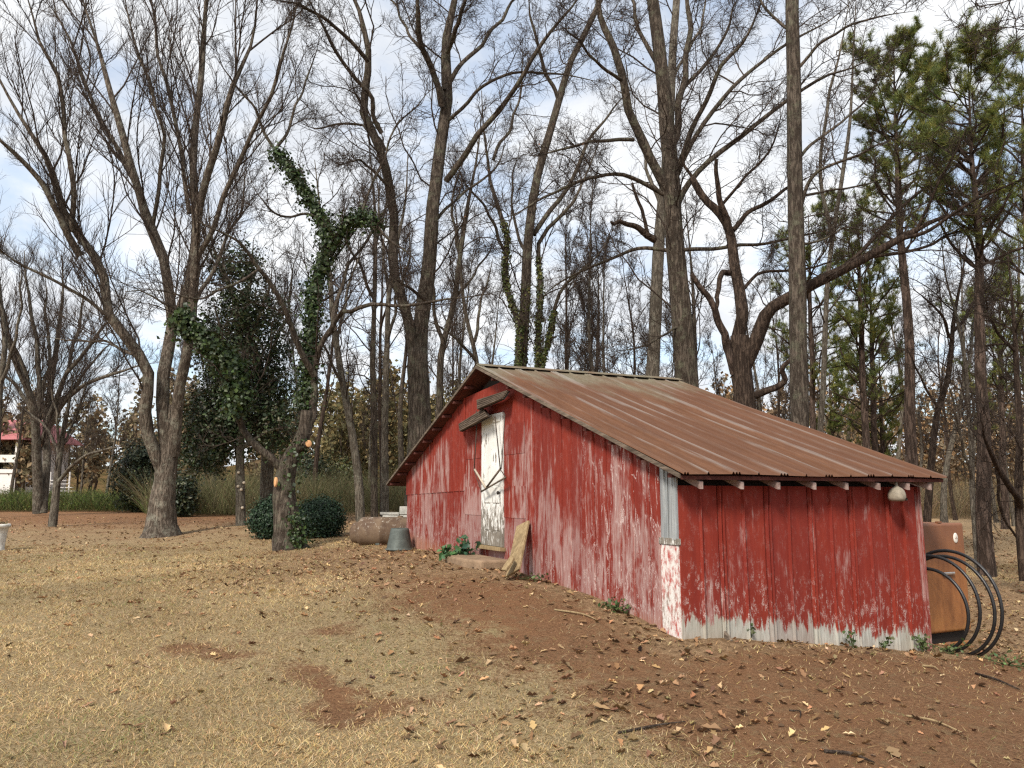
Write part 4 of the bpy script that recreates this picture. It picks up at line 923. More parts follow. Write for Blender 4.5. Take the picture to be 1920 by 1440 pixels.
T.limb([(1300, 336), (1280, 300), (1290, 260)], 4, 2, .5, d0=.5)
T.limb([(1345, 395), (1400, 330), (1440, 280), (1470, 200)], 4, 1.5, -1, d0=.5)
T.crown(thin(OAK, 1., .9, .9), 2.6)

# T8: straight pole trunk in front
T = Tree('straight_tree', 'tall straight grey trunk standing directly behind the roof, right of centre', 1497, 15.5, B_oak)
T.limb([(1500, 1010), (1498, 830), (1495, 700), (1494, 560), (1492, 430), (1491, 370), (1490, 300), (1489, 150), (1488, 0), (1487, -130)], 18, 12.5, 0, 'trunk', flare=.2, grows=False)
T.limb([(1497, 405), (1518, 345), (1560, 310), (1610, 292), (1642, 272), (1695, 253)], 5, 1.5, -.8)
T.limb([(1496, 300), (1540, 255), (1590, 220), (1630, 178), (1660, 120)], 4, 1.3, 1)
T.limb([(1498, 368), (1540, 360), (1600, 350), (1680, 330)], 3.5, 1.2, 1.5)
T.limb([(1495, 130), (1540, 80), (1590, 50), (1650, 30), (1720, 20)], 4, 1.3, -1)
T.limb([(1485, 60), (1440, 20), (1400, -40)], 4, 2, .5)
T.limb([(1496, 460), (1540, 450), (1590, 425), (1640, 440)], 3, 1, -.5)
T.crown(thin(OAK, .9, .8, .7), 4)

# slender trees
def slender(label, px, Y, mat, trunk, r0, r1, limbs, lv, zmin, name='slender_tree', dead=0):
    T = Tree(name, label, px, Y, mat); T.limb(trunk, r0, r1, 0, 'trunk')
    for i, (pts, a, b) in enumerate(limbs): T.limb(pts, a, b, (-1.5, 1.5, -.7, 1.)[i % 4])
    T.crown(lv, zmin)
    if dead: T.dead(dead)
    return T
LV2 = thin(OAK, .9, .8, .55)
slender('thin pale trunk leaning right, behind the straight grey trunk', 1540, 25, B_pale, [(1535, 990), (1540, 760), (1550, 560), (1562, 450), (1580, 320), (1592, 230), (1600, 120), (1605, 0)], 7, 3, [([(1562, 450), (1540, 350), (1545, 250), (1570, 100), (1592, 0)], 5, 2)], LV2, 7)
slender('leaning grey tree whose stem curves left, right of the round shrubs', 672, 27, B_pale, [(676, 990), (672, 900), (660, 820), (645, 730), (632, 650), (622, 580), (617, 500), (600, 400), (590, 300)], 10, 3, [([(645, 730), (625, 690), (605, 640), (575, 600)], 4, 1.5), ([(636, 670), (640, 580), (665, 500), (680, 420)], 4, 1.5)], LV2, 3)
slender('straight brown trunk left of the twin-trunk oak', 702, 29, B_oak, [(702, 985), (702, 820), (700, 640), (703, 500), (702, 380), (690, 250)], 8, 3, [([(701, 560), (675, 500), (650, 450), (640, 380)], 4, 1.5), ([(702, 480), (720, 400), (740, 320)], 3.5, 1.5)], LV2, 4)
slender('mossy trunk close beside the twin-trunk oak', 725, 31, B_pale, [(722, 985), (722, 800), (725, 660), (728, 560), (742, 470), (760, 380), (765, 280)], 9, 3, [([(726, 640), (745, 560), (765, 500), (770, 420)], 4, 1.5), ([(728, 560), (715, 470), (712, 380), (700, 300)], 4, 1.5)], LV2, 4)
slender('thin trunk between the straight brown trunk and the mossy one', 713, 33, B_dark, [(716, 985), (714, 800), (712, 660), (715, 560), (722, 430)], 5, 2, [([(713, 620), (730, 540), (735, 460)], 3, 1.5)], thin(LV2, .8, .8, .8), 4)
slender('forked tree between the twin-trunk oak and the roof peak', 824, 27, B_oak, [(820, 985), (822, 860), (826, 760), (829, 660), (848, 570), (862, 480), (872, 400), (890, 300), (905, 200)], 10, 3, [([(829, 670), (815, 570), (806, 500), (812, 420)], 5, 2), ([(850, 560), (900, 500), (930, 440)], 3.5, 1.5), ([(862, 480), (850, 380), (870, 280)], 4, 1.5)], thin(OAK, 1, .9, .8), 4)
slender('curved dark tree leaning over the roof slope, right of the forked tree', 905, 33, B_oak, [(908, 985), (902, 760), (895, 680), (880, 610), (868, 540), (860, 440), (850, 350)], 7, 2.5, [([(895, 680), (860, 640), (820, 610), (790, 600)], 4, 1.5), ([(890, 640), (905, 560), (925, 480)], 4, 1.5)], LV2, 4)
slender('crooked brown tree with a kinked stem, between the two tall pines', 1740, 22, B_dark, [(1736, 1075), (1738, 980), (1745, 900), (1750, 820), (1758, 765), (1776, 715), (1785, 660), (1790, 600), (1800, 530), (1815, 440)], 9, 3, [([(1786, 640), (1760, 590), (1735, 560), (1715, 545)], 3.5, 1.5), ([(1788, 620), (1830, 560), (1870, 480)], 4, 1.5), ([(1758, 765), (1720, 700), (1700, 640)], 3, 1.2)], thin(OAK, .9, .8, .7), 3)
slender('thin grey twin stem just left of the right-hand pine', 1826, 19, B_pale, [(1834, 1080), (1824, 980), (1822, 880), (1818, 780), (1812, 690), (1795, 600), (1775, 520), (1765, 440)], 6, 2.5, [([(1822, 900), (1800, 830), (1790, 760), (1770, 700)], 3.5, 1.5), ([(1812, 690), (1830, 600), (1850, 520)], 3.5, 1.5)], LV2, 2.5)
slender('dark crooked tree with a heavy low limb at the right edge', 1913, 14.5, B_dark, [(1920, 1090), (1914, 1000), (1911, 930), (1913, 840), (1910, 740), (1903, 640), (1895, 560), (1890, 480)], 9, 4, [([(1912, 950), (1890, 915), (1865, 872), (1850, 830), (1843, 790)], 8, 3), ([(1912, 800), (1930, 700), (1935, 600)], 5, 2), ([(1905, 660), (1870, 620), (1850, 580), (1846, 540)], 4, 1.5), ([(1868, 880), (1880, 960), (1905, 1010), (1925, 1040)], 3.5, 2)], thin(OAK, .9, .8, .8), 1.5)
T = slender('small bare tree with a low drooping branch, standing beside the urn', 100, 27, B_pale, [(98, 990), (102, 950), (107, 905), (111, 865), (118, 810), (130, 750), (140, 690)], 9, 2.5, [([(108, 905), (130, 880), (160, 856), (200, 842), (232, 833)], 4.5, 1.5), ([(110, 870), (100, 830), (82, 795), (55, 775), (25, 745)], 4, 1.5), ([(112, 860), (108, 800), (100, 740), (95, 680)], 3.5, 1.2), ([(115, 840), (140, 790), (160, 730), (175, 690)], 3, 1.2)], thin(FINE, .8, .8, .8), .8, 'small_tree')

T = Tree('spreading_tree', 'wide fan-shaped bare tree of many stems in front of the farmhouse', 76, 36, B_pale)
for pts, a, b in (([(72, 962), (70, 870), (66, 800), (55, 740), (30, 680), (10, 620), (-5, 550)], 11, 4), ([(80, 962), (88, 870), (86, 800), (95, 720), (108, 640), (118, 560), (116, 480)], 9, 3), ([(68, 810), (74, 720), (62, 640), (50, 560), (46, 470)], 6, 2.5),
                  ([(86, 800), (115, 725), (160, 655), (205, 600), (230, 560)], 6, 2), ([(76, 830), (130, 745), (185, 712), (250, 690), (290, 680)], 6, 2), ([(68, 790), (30, 720), (-15, 690), (-60, 640)], 5, 2), ([(88, 790), (130, 690), (150, 600), (160, 520)], 5, 2),
                  ([(66, 790), (90, 700), (92, 600), (85, 520)], 5, 2), ([(75, 780), (20, 640), (0, 560), (-20, 470)], 5, 2), ([(90, 780), (160, 700), (200, 650), (240, 640)], 4, 1.5)):
    T.limb(pts, a, b, rng.uniform(-3, 3), 'trunk' if pts[0][1] > 950 else 'limb')
T.crown(thin(FINE, .9, .9, .8), 2.2)
slender('dark leaning trunk at the far left edge', -8, 33, B_pale, [(-14, 965), (-8, 840), (0, 720), (8, 640), (0, 560), (-8, 470), (-15, 380)], 8, 3, [([(0, 720), (30, 640), (40, 560), (38, 480)], 4, 1.5)], thin(FINE, .8, .8, .8), 3)

T = Tree('overhanging_tree', 'bare tree outside the right edge whose thin twigs hang into the top right corner', 2160, 11, B_pale)
T.limb([(2150, 1180), (2140, 800), (2130, 400), (2120, 0), (2110, -300)], 15, 8, 0, 'trunk', grows=False)
T.limb([(2122, 60), (2050, 20), (1980, 30), (1930, 60), (1880, 95), (1830, 120)], 3.5, .8, -.5); T.limb([(2050, 20), (1990, -20), (1920, -10), (1860, 10), (1800, 30)], 2.5, .7, .6)
T.crown(thin(OAK, .9, .6, .45), 2)

# ------------------------------------------------------------------ pines
def needles(name, pos, dirs, k, ln, wd, cols, parent):
    N = len(pos); i = np.repeat(np.arange(N), k); D = unit(dirs[i] * .8 + rng.standard_normal((N * k, 3)) * .75)
    b = pos[i] + rng.normal(0, .02, (N * k, 3)); L = (ln * rng.uniform(.6, 1.15, N * k))[:, None]
    sd_ = unit(np.cross(D, rng.standard_normal((N * k, 3)))) * wd
    v = np.stack([b - sd_, b + sd_, b + D * L], 1).reshape(-1, 3); f = np.arange(N * k * 3).reshape(-1, 3)
    t_ = np.repeat(tones(N, cols, .22), k, 0); return mesh(name, v, f, M_need, parent, tone=np.repeat(t_, 3, 0))
PC = [(.105, .13, .032), (.145, .17, .04), (.2, .2, .05), (.075, .1, .03)]
def pine(label, px, Y, trunk, r0, r1, nb, tlo, Lb, tk, ln=.22, wd=.008, dens=1., low=0):
    T = Tree('pine_tree', label, px, Y, B_pine); l, r_ = T.limb(trunk, r0, r1, 0, 'trunk', flare=.15)
    A, Rr = grow(l[None], r_[None], nb, tlo, (1., 1.), (.9, 1.45), 8, .14, .35, .012, lmin=.1, lmax=99)
    # re-scale branch length so that the crown is widest at mid height
    tt = np.linspace(0, 1, len(A)); sc_ = Lb * np.interp(tt, [0, .35, .7, .9, 1], [.75, 1., 1., .75, .4]) * rng.uniform(.55, 1.15, len(A))
    cur = np.linalg.norm(A[:, -1] - A[:, 0], axis=1); A = A[:, :1] + (A - A[:, :1]) * (sc_ / cur)[:, None, None]; Rr = np.clip(Rr, .008, .035)
    v1, f1 = tubes(A, Rr, 5)
    B, Rb = grow(A, Rr, 7, .3, (.25, .5), (.4, .95), 5, .16, .3, .006, lmin=.25, lmax=1.6)
    v2, f2 = tubes(B, Rb, 3)
    C_, Rc = grow(B, Rb, 3, .35, (.3, .6), (.4, .9), 3, .16, .3, .005, lmin=.15, lmax=.7); v3, f3 = tubes(C_, Rc, 3)
    mesh('branch_work', np.vstack([v1, v2, v3]), np.vstack([f1, f2 + len(v1), f3 + len(v1) + len(v2)]), B_dark, T.o, True)
    topb = A[:, 0, 2] > np.quantile(A[:, 0, 2], .55)
    tips = np.vstack([B[:, -1], B[:, -2], C_[:, -1], C_[:, -2], A[:, -1]]); dr = np.vstack([B[:, -1] - B[:, -2], B[:, -1] - B[:, -2], C_[:, -1] - C_[:, 0], C_[:, -1] - C_[:, 0], A[:, -1] - A[:, -2]])
    zz1, zz0 = A[:, -1, 2].max(), A[:, 0, 2].min(); hq_ = (tips[:, 2] - zz0) / (zz1 - zz0); keep = rng.random(len(tips)) < dens * np.interp(hq_, [0, .2, .45, 1], [.1, .3, 1, 1])
    needles('crown', tips[keep], unit(dr[keep]) + np.array([0, 0, .25]), tk, ln, wd, PC, T.o)
    return T
pine('tall pine with a rounded dark green top, left of the two tallest pines', 1712, 26, [(1714, 1030), (1711, 880), (1708, 760), (1700, 600), (1692, 480), (1686, 380), (1681, 280), (1678, 180), (1676, 95)], 12, 3, 70, .56, 2.5, 16, .23, .0085, 1.)
pine('tall pine behind the black pipe coil at the right', 1848, 17.5, [(1852, 1090), (1846, 960), (1839, 760), (1834, 560), (1831, 400), (1823, 300), (1819, 200), (1815, 110)], 14, 3, 66, .56, 1.8, 15, .19, .0062, .95)
pine('pine crown at the right edge of the wood', 1925, 23, [(1940, 1030), (1935, 760), (1928, 500), (1920, 300), (1915, 140)], 10, 3, 55, .3, 2.1, 13, .22, .007, .8)
pine('slim pine of low green boughs, left of the tall rounded pine', 1625, 32, [(1628, 985), (1622, 800), (1616, 640), (1612, 560), (1610, 470), (1606, 380)], 8, 2.5, 50, .3, 2.2, 13, .24, .009, .75)
pine('second slim pine close beside the first', 1642, 34, [(1645, 985), (1640, 800), (1636, 680), (1632, 560), (1628, 480)], 7, 2.5, 40, .3, 2.2, 13, .24, .009, .7)
pine('half-hidden pine behind the straight grey trunk', 1520, 34, [(1530, 985), (1525, 760), (1520, 560), (1515, 400)], 7, 2.5, 42, .35, 2.4, 13, .25, .009, .8)
pine('small pine growing low between the roof and the field', 1655, 38, [(1660, 985), (1656, 860), (1652, 760), (1648, 660)], 6, 2, 36, .12, 2., 13, .25, .01, .8)
pine('bushy young pine among the trees behind the shed roof', 1560, 42, [(1562, 975), (1560, 860), (1557, 760), (1555, 700)], 6, 2, 32, .1, 2., 13, .25, .011, .8)
pine('distant pine behind the right-hand trees', 1880, 36, [(1885, 985), (1880, 820), (1876, 650), (1872, 520)], 7, 2.5, 40, .3, 2.3, 13, .25, .009, .7)

# ------------------------------------------------------------------ broad evergreens and shrubs
def mass(n_, cents, rads, clump, hollow=.55):
    """leaf positions in clumps inside a set of ellipsoids"""
    cents = np.array(cents, float); rads = np.array(rads, float); vol = rads.prod(1); k = rng.choice(len(cents), n_ // 14, p=vol / vol.sum())
    d = unit(rng.standard_normal((len(k), 3))); rr = rng.uniform(hollow, 1, len(k))[:, None]
    cc = cents[k] + d * rr * rads[k] * (1 + .12 * rng.standard_normal((len(k), 1)))
    i = rng.integers(0, len(cc), n_); return cc[i] + rng.normal(0, clump, (n_, 3)), unit(d[i])
T = Tree('holly_tree', 'large dark evergreen holly behind the ivy-wrapped tree', 452, 25, B_pale)
T.limb([(452, 990), (450, 930), (450, 850), (455, 760), (462, 650), (470, 540), (475, 450)], 11, 3, 0, 'trunk')
for pts in ([(452, 860), (420, 800), (380, 760), (350, 740)], [(455, 800), (490, 740), (530, 700)], [(458, 720), (420, 640), (400, 560)], [(464, 640), (500, 560), (510, 500)], [(454, 840), (500, 810), (540, 800)]): T.limb(pts, 5, 2, rng.uniform(-1.5, 1.5))
def ell(px, py, rx, ry, dy=0): q = P(px, py, 25 + dy) - T.org; return q, (rx / F * 25, rx / F * 25 * .9, ry / F * 25)
E_ = [ell(410, 790, 75, 85), ell(480, 760, 80, 95, 1), ell(380, 850, 55, 45), ell(430, 680, 65, 90), ell(510, 680, 45, 90, 1), ell(460, 590, 70, 80), ell(445, 500, 60, 55), ell(520, 800, 45, 60), ell(385, 620, 40, 60, 1), ell(515, 590, 35, 50)]
dn = mass(26000, [e[0] for e in E_[:4] + E_[7:8]], [e[1] for e in E_[:4] + E_[7:8]], .16, .35); up2 = mass(10000, [e[0] for e in E_[4:7] + E_[8:]], [e[1] for e in E_[4:7] + E_[8:]], .17, .3)
hp = np.vstack([dn[0], up2[0]]); hn = np.vstack([dn[1], up2[1]])
leaves('crown', hp, .12 * rng.uniform(.6, 1.3, len(hp)), tones(len(hp), [(.018, .034, .014), (.03, .05, .018), (.05, .072, .026), (.06, .058, .03)], .3), M_ever, T.o, .6, nrm=hn * .6 + np.array([0, 0, .3]))
T.crown(thin(OAK, .6, .5, .4), 2)
for px, py in ((447, 886), (457, 905), (446, 912), (452, 918), (454, 952)):
    q = P(px, py, 24.8) - T.org; lathe('saw_cut', [(.001, -.02), (.035, -.02), (.045, 0), (.045, .05)], M_stick, T.o, 10, axis='y').location = q
T = Tree('grey_stump_tree', 'thick grey trunk standing behind the ivy-wrapped tree', 500, 28, B_pale)
T.limb([(500, 985), (500, 900), (502, 860), (495, 780), (485, 700), (462, 620), (430, 540), (405, 470), (390, 380)], 16, 3, 0, 'trunk'); T.limb([(487, 720), (520, 640), (545, 560), (560, 470)], 5, 2, 1.)
T.crown(thin(FINE, .9, .8, .8), 3)

def shrub(label, px, py, Y, rx, rz, n_, cols, size, name='round_shrub', hollow=.78, clump=.075, cat='shrub', grp=None, zb=0.):
    q = P(px, 930, Y); z = gz(q[0], q[1]); rxm, rzm = rx / F * Y, rz / F * Y
    o = empty(name, (q[0], q[1], z), 0, label, cat, grp)
    k = 9; tip = unit(rng.standard_normal((k, 3)) + np.array([0, 0, .8])) * np.array([rxm, rxm, rzm]) * .8 + np.array([0, 0, rzm * (.9 + zb)])
    v, f = tubes(np.stack([np.tile([0, 0, -.05], (k, 1)), tip * .5, tip], 1), np.tile([.035, .02, .01], (k, 1)), 5); mesh('stem', v, f, B_twig, o)
    pos, nr = mass(n_, [(0, 0, rzm * (.95 + zb))], [(rxm, rxm, rzm)], clump, hollow); pos[:, 2] = np.maximum(pos[:, 2], .05)
    leaves('crown', pos, size * rng.uniform(.6, 1.3, n_), tones(n_, cols, .3), M_ever, o, .55, nrm=nr + np.array([0, 0, .2])); return o
DK = [(.012, .032, .014), (.02, .046, .02), (.032, .062, .028)]
shrub('round clipped dark green shrub left of the ivy-wrapped trunk', 512, 960, 20.5, 38, 36, 12000, DK, .065)
shrub('round clipped dark green shrub right of the ivy-wrapped trunk', 602, 962, 20.5, 41, 35, 13000, DK, .065)
for i, (px, Y, rx, rz, n_, lb) in enumerate(((262, 40, 48, 70, 9000, 'dark evergreen thicket beyond the lawn, left of the grey many-stemmed tree'), (345, 34, 22, 40, 3000, 'dark low evergreen bush behind the grey many-stemmed tree'),
                              (640, 46, 50, 48, 6000, 'olive green bush in the wood right of the round shrubs'), (585, 44, 40, 60, 6000, 'dark green bush in the wood behind the ivy-wrapped trunk'))):
    shrub(lb, px, 900, Y, rx, rz, n_, [(.018, .03, .015), (.03, .045, .02), (.05, .055, .022)] if i != 2 else [(.06, .075, .025), (.1, .1, .035)], .16, 'evergreen_bush', .4, .15, 'bush')

# ------------------------------------------------------------------ background trees: a few kinds, copied
def local_tree(name, h, r0, spread, nl, lv, mat, lean_=.04):
    o = empty(name, (0, 0, 0)); M = 22; z = np.linspace(0, h, M)
    tr = np.stack([lean_ * z * np.sin(z * .3 + h) + .12 * np.sin(z * .7), .1 * np.sin(z * .5 + 2), z], 1); rr = np.linspace(r0, r0 * .06, M); rr[0] *= 1.3
    v, f = tubes(tr[None], rr[None], 8, rough=.03); mesh('trunk', v, f, mat, o, True)
    A, Rr = grow(tr[None], rr[None], nl, .28, (.24, .4), (.35, .8), M, .05, .55, .02, lmax=spread, lmin=1.)
    vs, fs, nv = [], [], 0
    v, f = tubes(A, Rr, 5); vs.append(v); fs.append(f); nv = len(v)
    for i, l_ in enumerate(lv):
        A, Rr = grow(A, Rr, **l_); v, f = tubes(A, Rr, 3); vs.append(v); fs.append(f + nv); nv += len(v)
    mesh('crown', np.vstack(vs), np.vstack(fs), B_twig, o, True)
    return o
BL = [dict(k=7, tmin=.15, lf=(.3, .55), ang=(.4, .9), m=6, wig=.18, up=.35, rmin=.012, lmin=.6, lmax=2.6), dict(k=7, tmin=.1, lf=(.3, .6), ang=(.4, 1.), m=4, wig=.22, up=.2, rmin=.0085, lmin=.3, lmax=1.2),
      dict(k=5, tmin=.1, lf=(.35, .7), ang=(.4, 1.), m=2, wig=.22, up=.1, rmin=.0065, lmin=.2, lmax=.7)]
kinds = [local_tree('background_tree', 15, .17, 6, 13, BL, B_pale), local_tree('background_tree', 18, .2, 7, 14, BL, B_oak, .02), local_tree('background_tree', 12, .11, 5, 14, BL, B_pale, .06), local_tree('background_tree', 16, .14, 5, 15, BL, B_dark, -.03)]
bgl = ('bare thin tree in the distant wood behind the shed', 'bare trees of the wood behind the shed')
spots = [(560, 44), (590, 40), (655, 50), (690, 42), (750, 38), (870, 44), (930, 40), (1045, 36), (1070, 44), (1095, 39), (1120, 48), (1140, 37), (1165, 43), (1190, 40), (1205, 50), (1250, 42), (1320, 40), (1345, 48), (1430, 44), (1455, 38),
         (1480, 52), (1580, 46), (1600, 55), (1690, 48), (1765, 42), (1790, 50), (1860, 46), (1895, 40), (1940, 48), (400, 42), (360, 48), (300, 52), (200, 48), (150, 55), (20, 58), (520, 50), (1010, 46), (840, 52), (970, 52), (1300, 54), (780, 56), (1730, 58), (1820, 60)]
first = [True] * 4
def copy_tree(src):
    c_ = src.copy(); COL.objects.link(c_)
    for ch in [o_ for o_ in src.children]:
        k = ch.copy(); COL.objects.link(k); k.parent = c_
    return c_
protos = [(k, list(k.children)) for k in kinds]
for i, (px, Y) in enumerate(spots):
    ki = (i * 7 + i // 3) % 4
    o = kinds[ki] if first[ki] else copy_tree(kinds[ki]); first[ki] = False
    q = P(px, 930, Y); o.location = (q[0], q[1], gz(q[0], q[1]) - .1); o.rotation_euler = (rng.normal(0, .04), rng.normal(0, .05), rng.uniform(0, 6.28)); s_ = rng.uniform(.75, 1.1) * (.8 if px < 560 else 1); o.scale = (s_, s_, s_ * rng.uniform(.9, 1.1))
    wh = 0 if px < 860 else (1 if px < 1500 else 2)
    tag(o, ('thin bare tree far back in the wood left of the shed roof', 'thin bare tree far back in the wood, seen above the shed roof', 'thin bare tree far back, beyond the right end of the shed')[wh], 'tree', ('far trees left of the shed', 'far trees above the shed roof', 'far trees beyond the right end of the shed')[wh])

# ------------------------------------------------------------------ masses: brush, far wood
def brush(name, label, pts, n_, h, lean_, wd, cols, kind='stuff'):
    """thin upright stems/blades over ground spots given in photo x and distance"""
    px = np.concatenate([rng.uniform(a, b, int(n_ * f_)) for a, b, y0, y1, f_ in pts]); Y = np.concatenate([rng.uniform(y0, y1, int(n_ * f_)) for a, b, y0, y1, f_ in pts])
    x = (px - 960) / F * Y / _c; z = GZ(x, Y); N = len(x)
    hh_ = h * rng.uniform(.35, 1.1, N) * (.7 + .5 * np.sin(x * .9 + Y) ** 2); d = rng.normal(0, lean_, (N, 2))
    b = np.stack([x, Y, z], 1); tp = b + np.c_[d * hh_[:, None], hh_]; md = (b + tp) / 2 + np.c_[d * -.12 * hh_[:, None], np.zeros(N)]
    s_ = unit(np.c_[rng.standard_normal((N, 2)), np.zeros(N)]) * (wd * rng.uniform(.5, 1.2, N))[:, None]
    v = np.stack([b - s_, md + s_, md - s_ * .3, tp], 1).reshape(-1, 3); i = np.arange(N)[:, None] * 4
    f = np.concatenate([i + np.array([0, 1, 2]), i + np.array([2, 1, 3])])
    o = mesh(name, v, f, M_brush, tone=np.repeat(tones(N, cols, .25), 4, 0)); j = rng.integers(0, N, N // 2); leaves('leaf_haze', b[j] + (tp[j] - b[j]) * rng.uniform(.3, 1, (len(j), 1)) + rng.normal(0, .1, (len(j), 3)), wd * 6 * rng.uniform(.5, 1.3, len(j)), tones(len(j), cols, .3), M_brush, o)['kind'] = 'stuff'; return tag(o, label, 'brush', None, kind)
brush('tall_weeds', 'green weeds along the far edge of the left lawn', [(-120, 300, 40, 52, .75), (290, 470, 36, 46, .25)], 30000, 1.05, .6, .02, [(.085, .125, .03), (.11, .14, .04), (.065, .09, .03), (.16, .15, .06), (.08, .085, .045)])
brush('undergrowth', 'grey-green wispy undergrowth beyond the holly and shrubs', [(290, 780, 34, 48, 1)], 26000, 2.0, .6, .013, [(.12, .115, .06), (.15, .135, .07), (.1, .115, .05), (.18, .145, .085)])
brush('undergrowth', 'brown wispy undergrowth at the edge of the right-hand field', [(1380, 2050, 52, 66, 1)], 22000, 2.6, .6, .02, [(.2, .15, .095), (.25, .185, .11), (.15, .135, .08), (.28, .2, .11)])
def wood(label, x0, x1, Y0, Y1, ntree, H, cols, nl, ls):
    """far wood: stems, twigs and the last leaves as one mass"""
    X = rng.uniform(x0, x1, ntree); Y = rng.uniform(Y0, Y1, ntree); z = GZ(X, Y); h = H * rng.uniform(.6, 1.1, ntree); M = 8; t_ = np.linspace(0, 1, M)
    tr = np.stack([X[:, None] + rng.normal(0, .5, (ntree, 1)) * t_, Y[:, None] + 0 * t_, z[:, None] + h[:, None] * t_], -1) + rng.normal(0, .08, (ntree, M, 3)); rr = np.linspace(.13, .03, M)[None] * rng.uniform(.6, 1.3, (ntree, 1))
    v1, f1 = tubes(tr, rr, 4); A, Ra = grow(tr, rr, 12, .2, (.2, .4), (.4, 1.), 5, .2, .35, .03, lmin=.8, lmax=4); v2, f2 = tubes(A, Ra, 3); B, Rb = grow(A, Ra, 5, .15, (.3, .6), (.4, 1.), 2, .2, .2, .018, lmin=.4, lmax=1.6); v3, f3 = tubes(B, Rb, 3)
    tone = np.repeat(tones(ntree, [(.12, .09, .07), (.09, .065, .05), (.15, .12, .09)]), M * 4, 0)
    V_ = np.vstack([v1, v2, v3]); F_ = np.vstack([f1, f2 + len(v1), f3 + len(v1) + len(v2)]); tn = np.vstack([tone, np.tile((.115, .085, .065), (len(v2), 1)), np.tile((.12, .09, .07), (len(v3), 1))])
    o = mesh('far_wood', V_, F_, M_brush, tone=tn); tag(o, label, 'wood', None, 'stuff')
    i = rng.integers(0, len(B), nl); k = rng.integers(0, 2, nl); p_ = B[i, k] + rng.normal(0, .3, (nl, 3))
    tcol = np.array(cols)[(rng.integers(0, 2, nl) + (i // 400) % (len(cols) - 1)) % len(cols)] * (1 + .25 * rng.standard_normal((nl, 1)))
    lh = leaves('leaf_haze', p_, ls * rng.uniform(.6, 1.5, nl), np.clip(tcol, .01, 1), M_dead, o, .7)
wood('brown and olive far wood on the left', -62, -4, 62, 92, 130, 9.5, [(.2, .15, .095), (.175, .15, .085), (.24, .175, .1), (.15, .13, .085)], 38000, .42)
wood('olive and golden wood left of the shed', -14, -2, 46, 62, 40, 8., [(.175, .155, .075), (.21, .165, .075), (.15, .14, .07), (.25, .185, .085)], 30000, .26)
wood('brown wood seen behind the shed roof', -2, 22, 64, 94, 60, 8., [(.15, .115, .08), (.17, .125, .08), (.13, .105, .075)], 26000, .36)
wood('russet brown far wood beyond the right-hand field', 18, 72, 66, 95, 140, 11.5, [(.23, .17, .11), (.27, .185, .11), (.2, .16, .105), (.31, .195, .1)], 44000, .42)

# ------------------------------------------------------------------ grass, dead leaves, sticks
def wedge(n_, y0, y1, pw=1.):
    u_ = rng.random(n_) ** pw; Y = y0 + (y1 - y0) * u_; return rng.uniform(-.74, .74, n_) * Y, Y
X, Y = wedge(680000, 3.6, 20, 1.75); lm = lawn_mask(X, Y); nz_ = .5 + .5 * np.sin(X * 5.1 + 2 * np.sin(Y * 3.3)) * np.sin(Y * 4.7 + 2 * np.sin(X * 2.9))
lx = (X - CX[0]) * U[0] + (Y - CX[1]) * U[1]; ly = (X - CX[0]) * V[0] + (Y - CX[1]) * V[1]; free = ~((lx > -.02) & (ly > -.02) & (lx < LX) & (ly < LY))
kp = (rng.random(len(X)) < (np.clip((lm - .22) * 1.7, 0, 1) ** 1.3 * (.45 + .55 * nz_) + .06)) & free; X, Y = X[kp], Y[kp]; N = len(X)
z = GZ(X, Y); L = rng.uniform(.015, .05, N) * (1 + .02 * Y); d = rng.normal(0, .85, (N, 2)); b = np.stack([X, Y, z - .004], 1)
tp = b + np.c_[d * L[:, None], L * rng.uniform(.25, .9, N)]; s_ = unit(np.c_[rng.standard_normal((N, 2)), np.zeros(N)]) * (.0017 + .00028 * Y)[:, None]
gtone = tones(N, [(.58, .43, .225), (.5, .36, .17), (.4, .27, .12), (.54, .43, .25), (.48, .355, .185), (.31, .205, .1)], .18)
gr = np.sin(X * 1.3 + 1.2 * np.sin(Y * .9)) * np.sin(Y * 1.7 + X * .4); bz = .84 + .3 * np.sin(X * .9 + 1.3 * np.sin(Y * .6 + 1)) * np.sin(Y * 1.1 + np.sin(X * 1.4)); gtone *= bz[:, None]; gm = (rng.random(N) < np.clip(gr - .62, 0, 1) * .6 + .02); gtone[gm] = tones(int(gm.sum()), [(.17, .2, .065), (.22, .23, .09)])
M_grass = vcol('dry_grass', .9, .12, trans=.15)
gs = mesh('dry_grass', np.stack([b - s_, b + s_, tp], 1).reshape(-1, 3), np.arange(N * 3).reshape(-1, 3), M_grass, tone=np.repeat(gtone, 3, 0)); tag(gs, 'short straw-coloured dry grass over the lawn', 'grass', None, 'stuff')

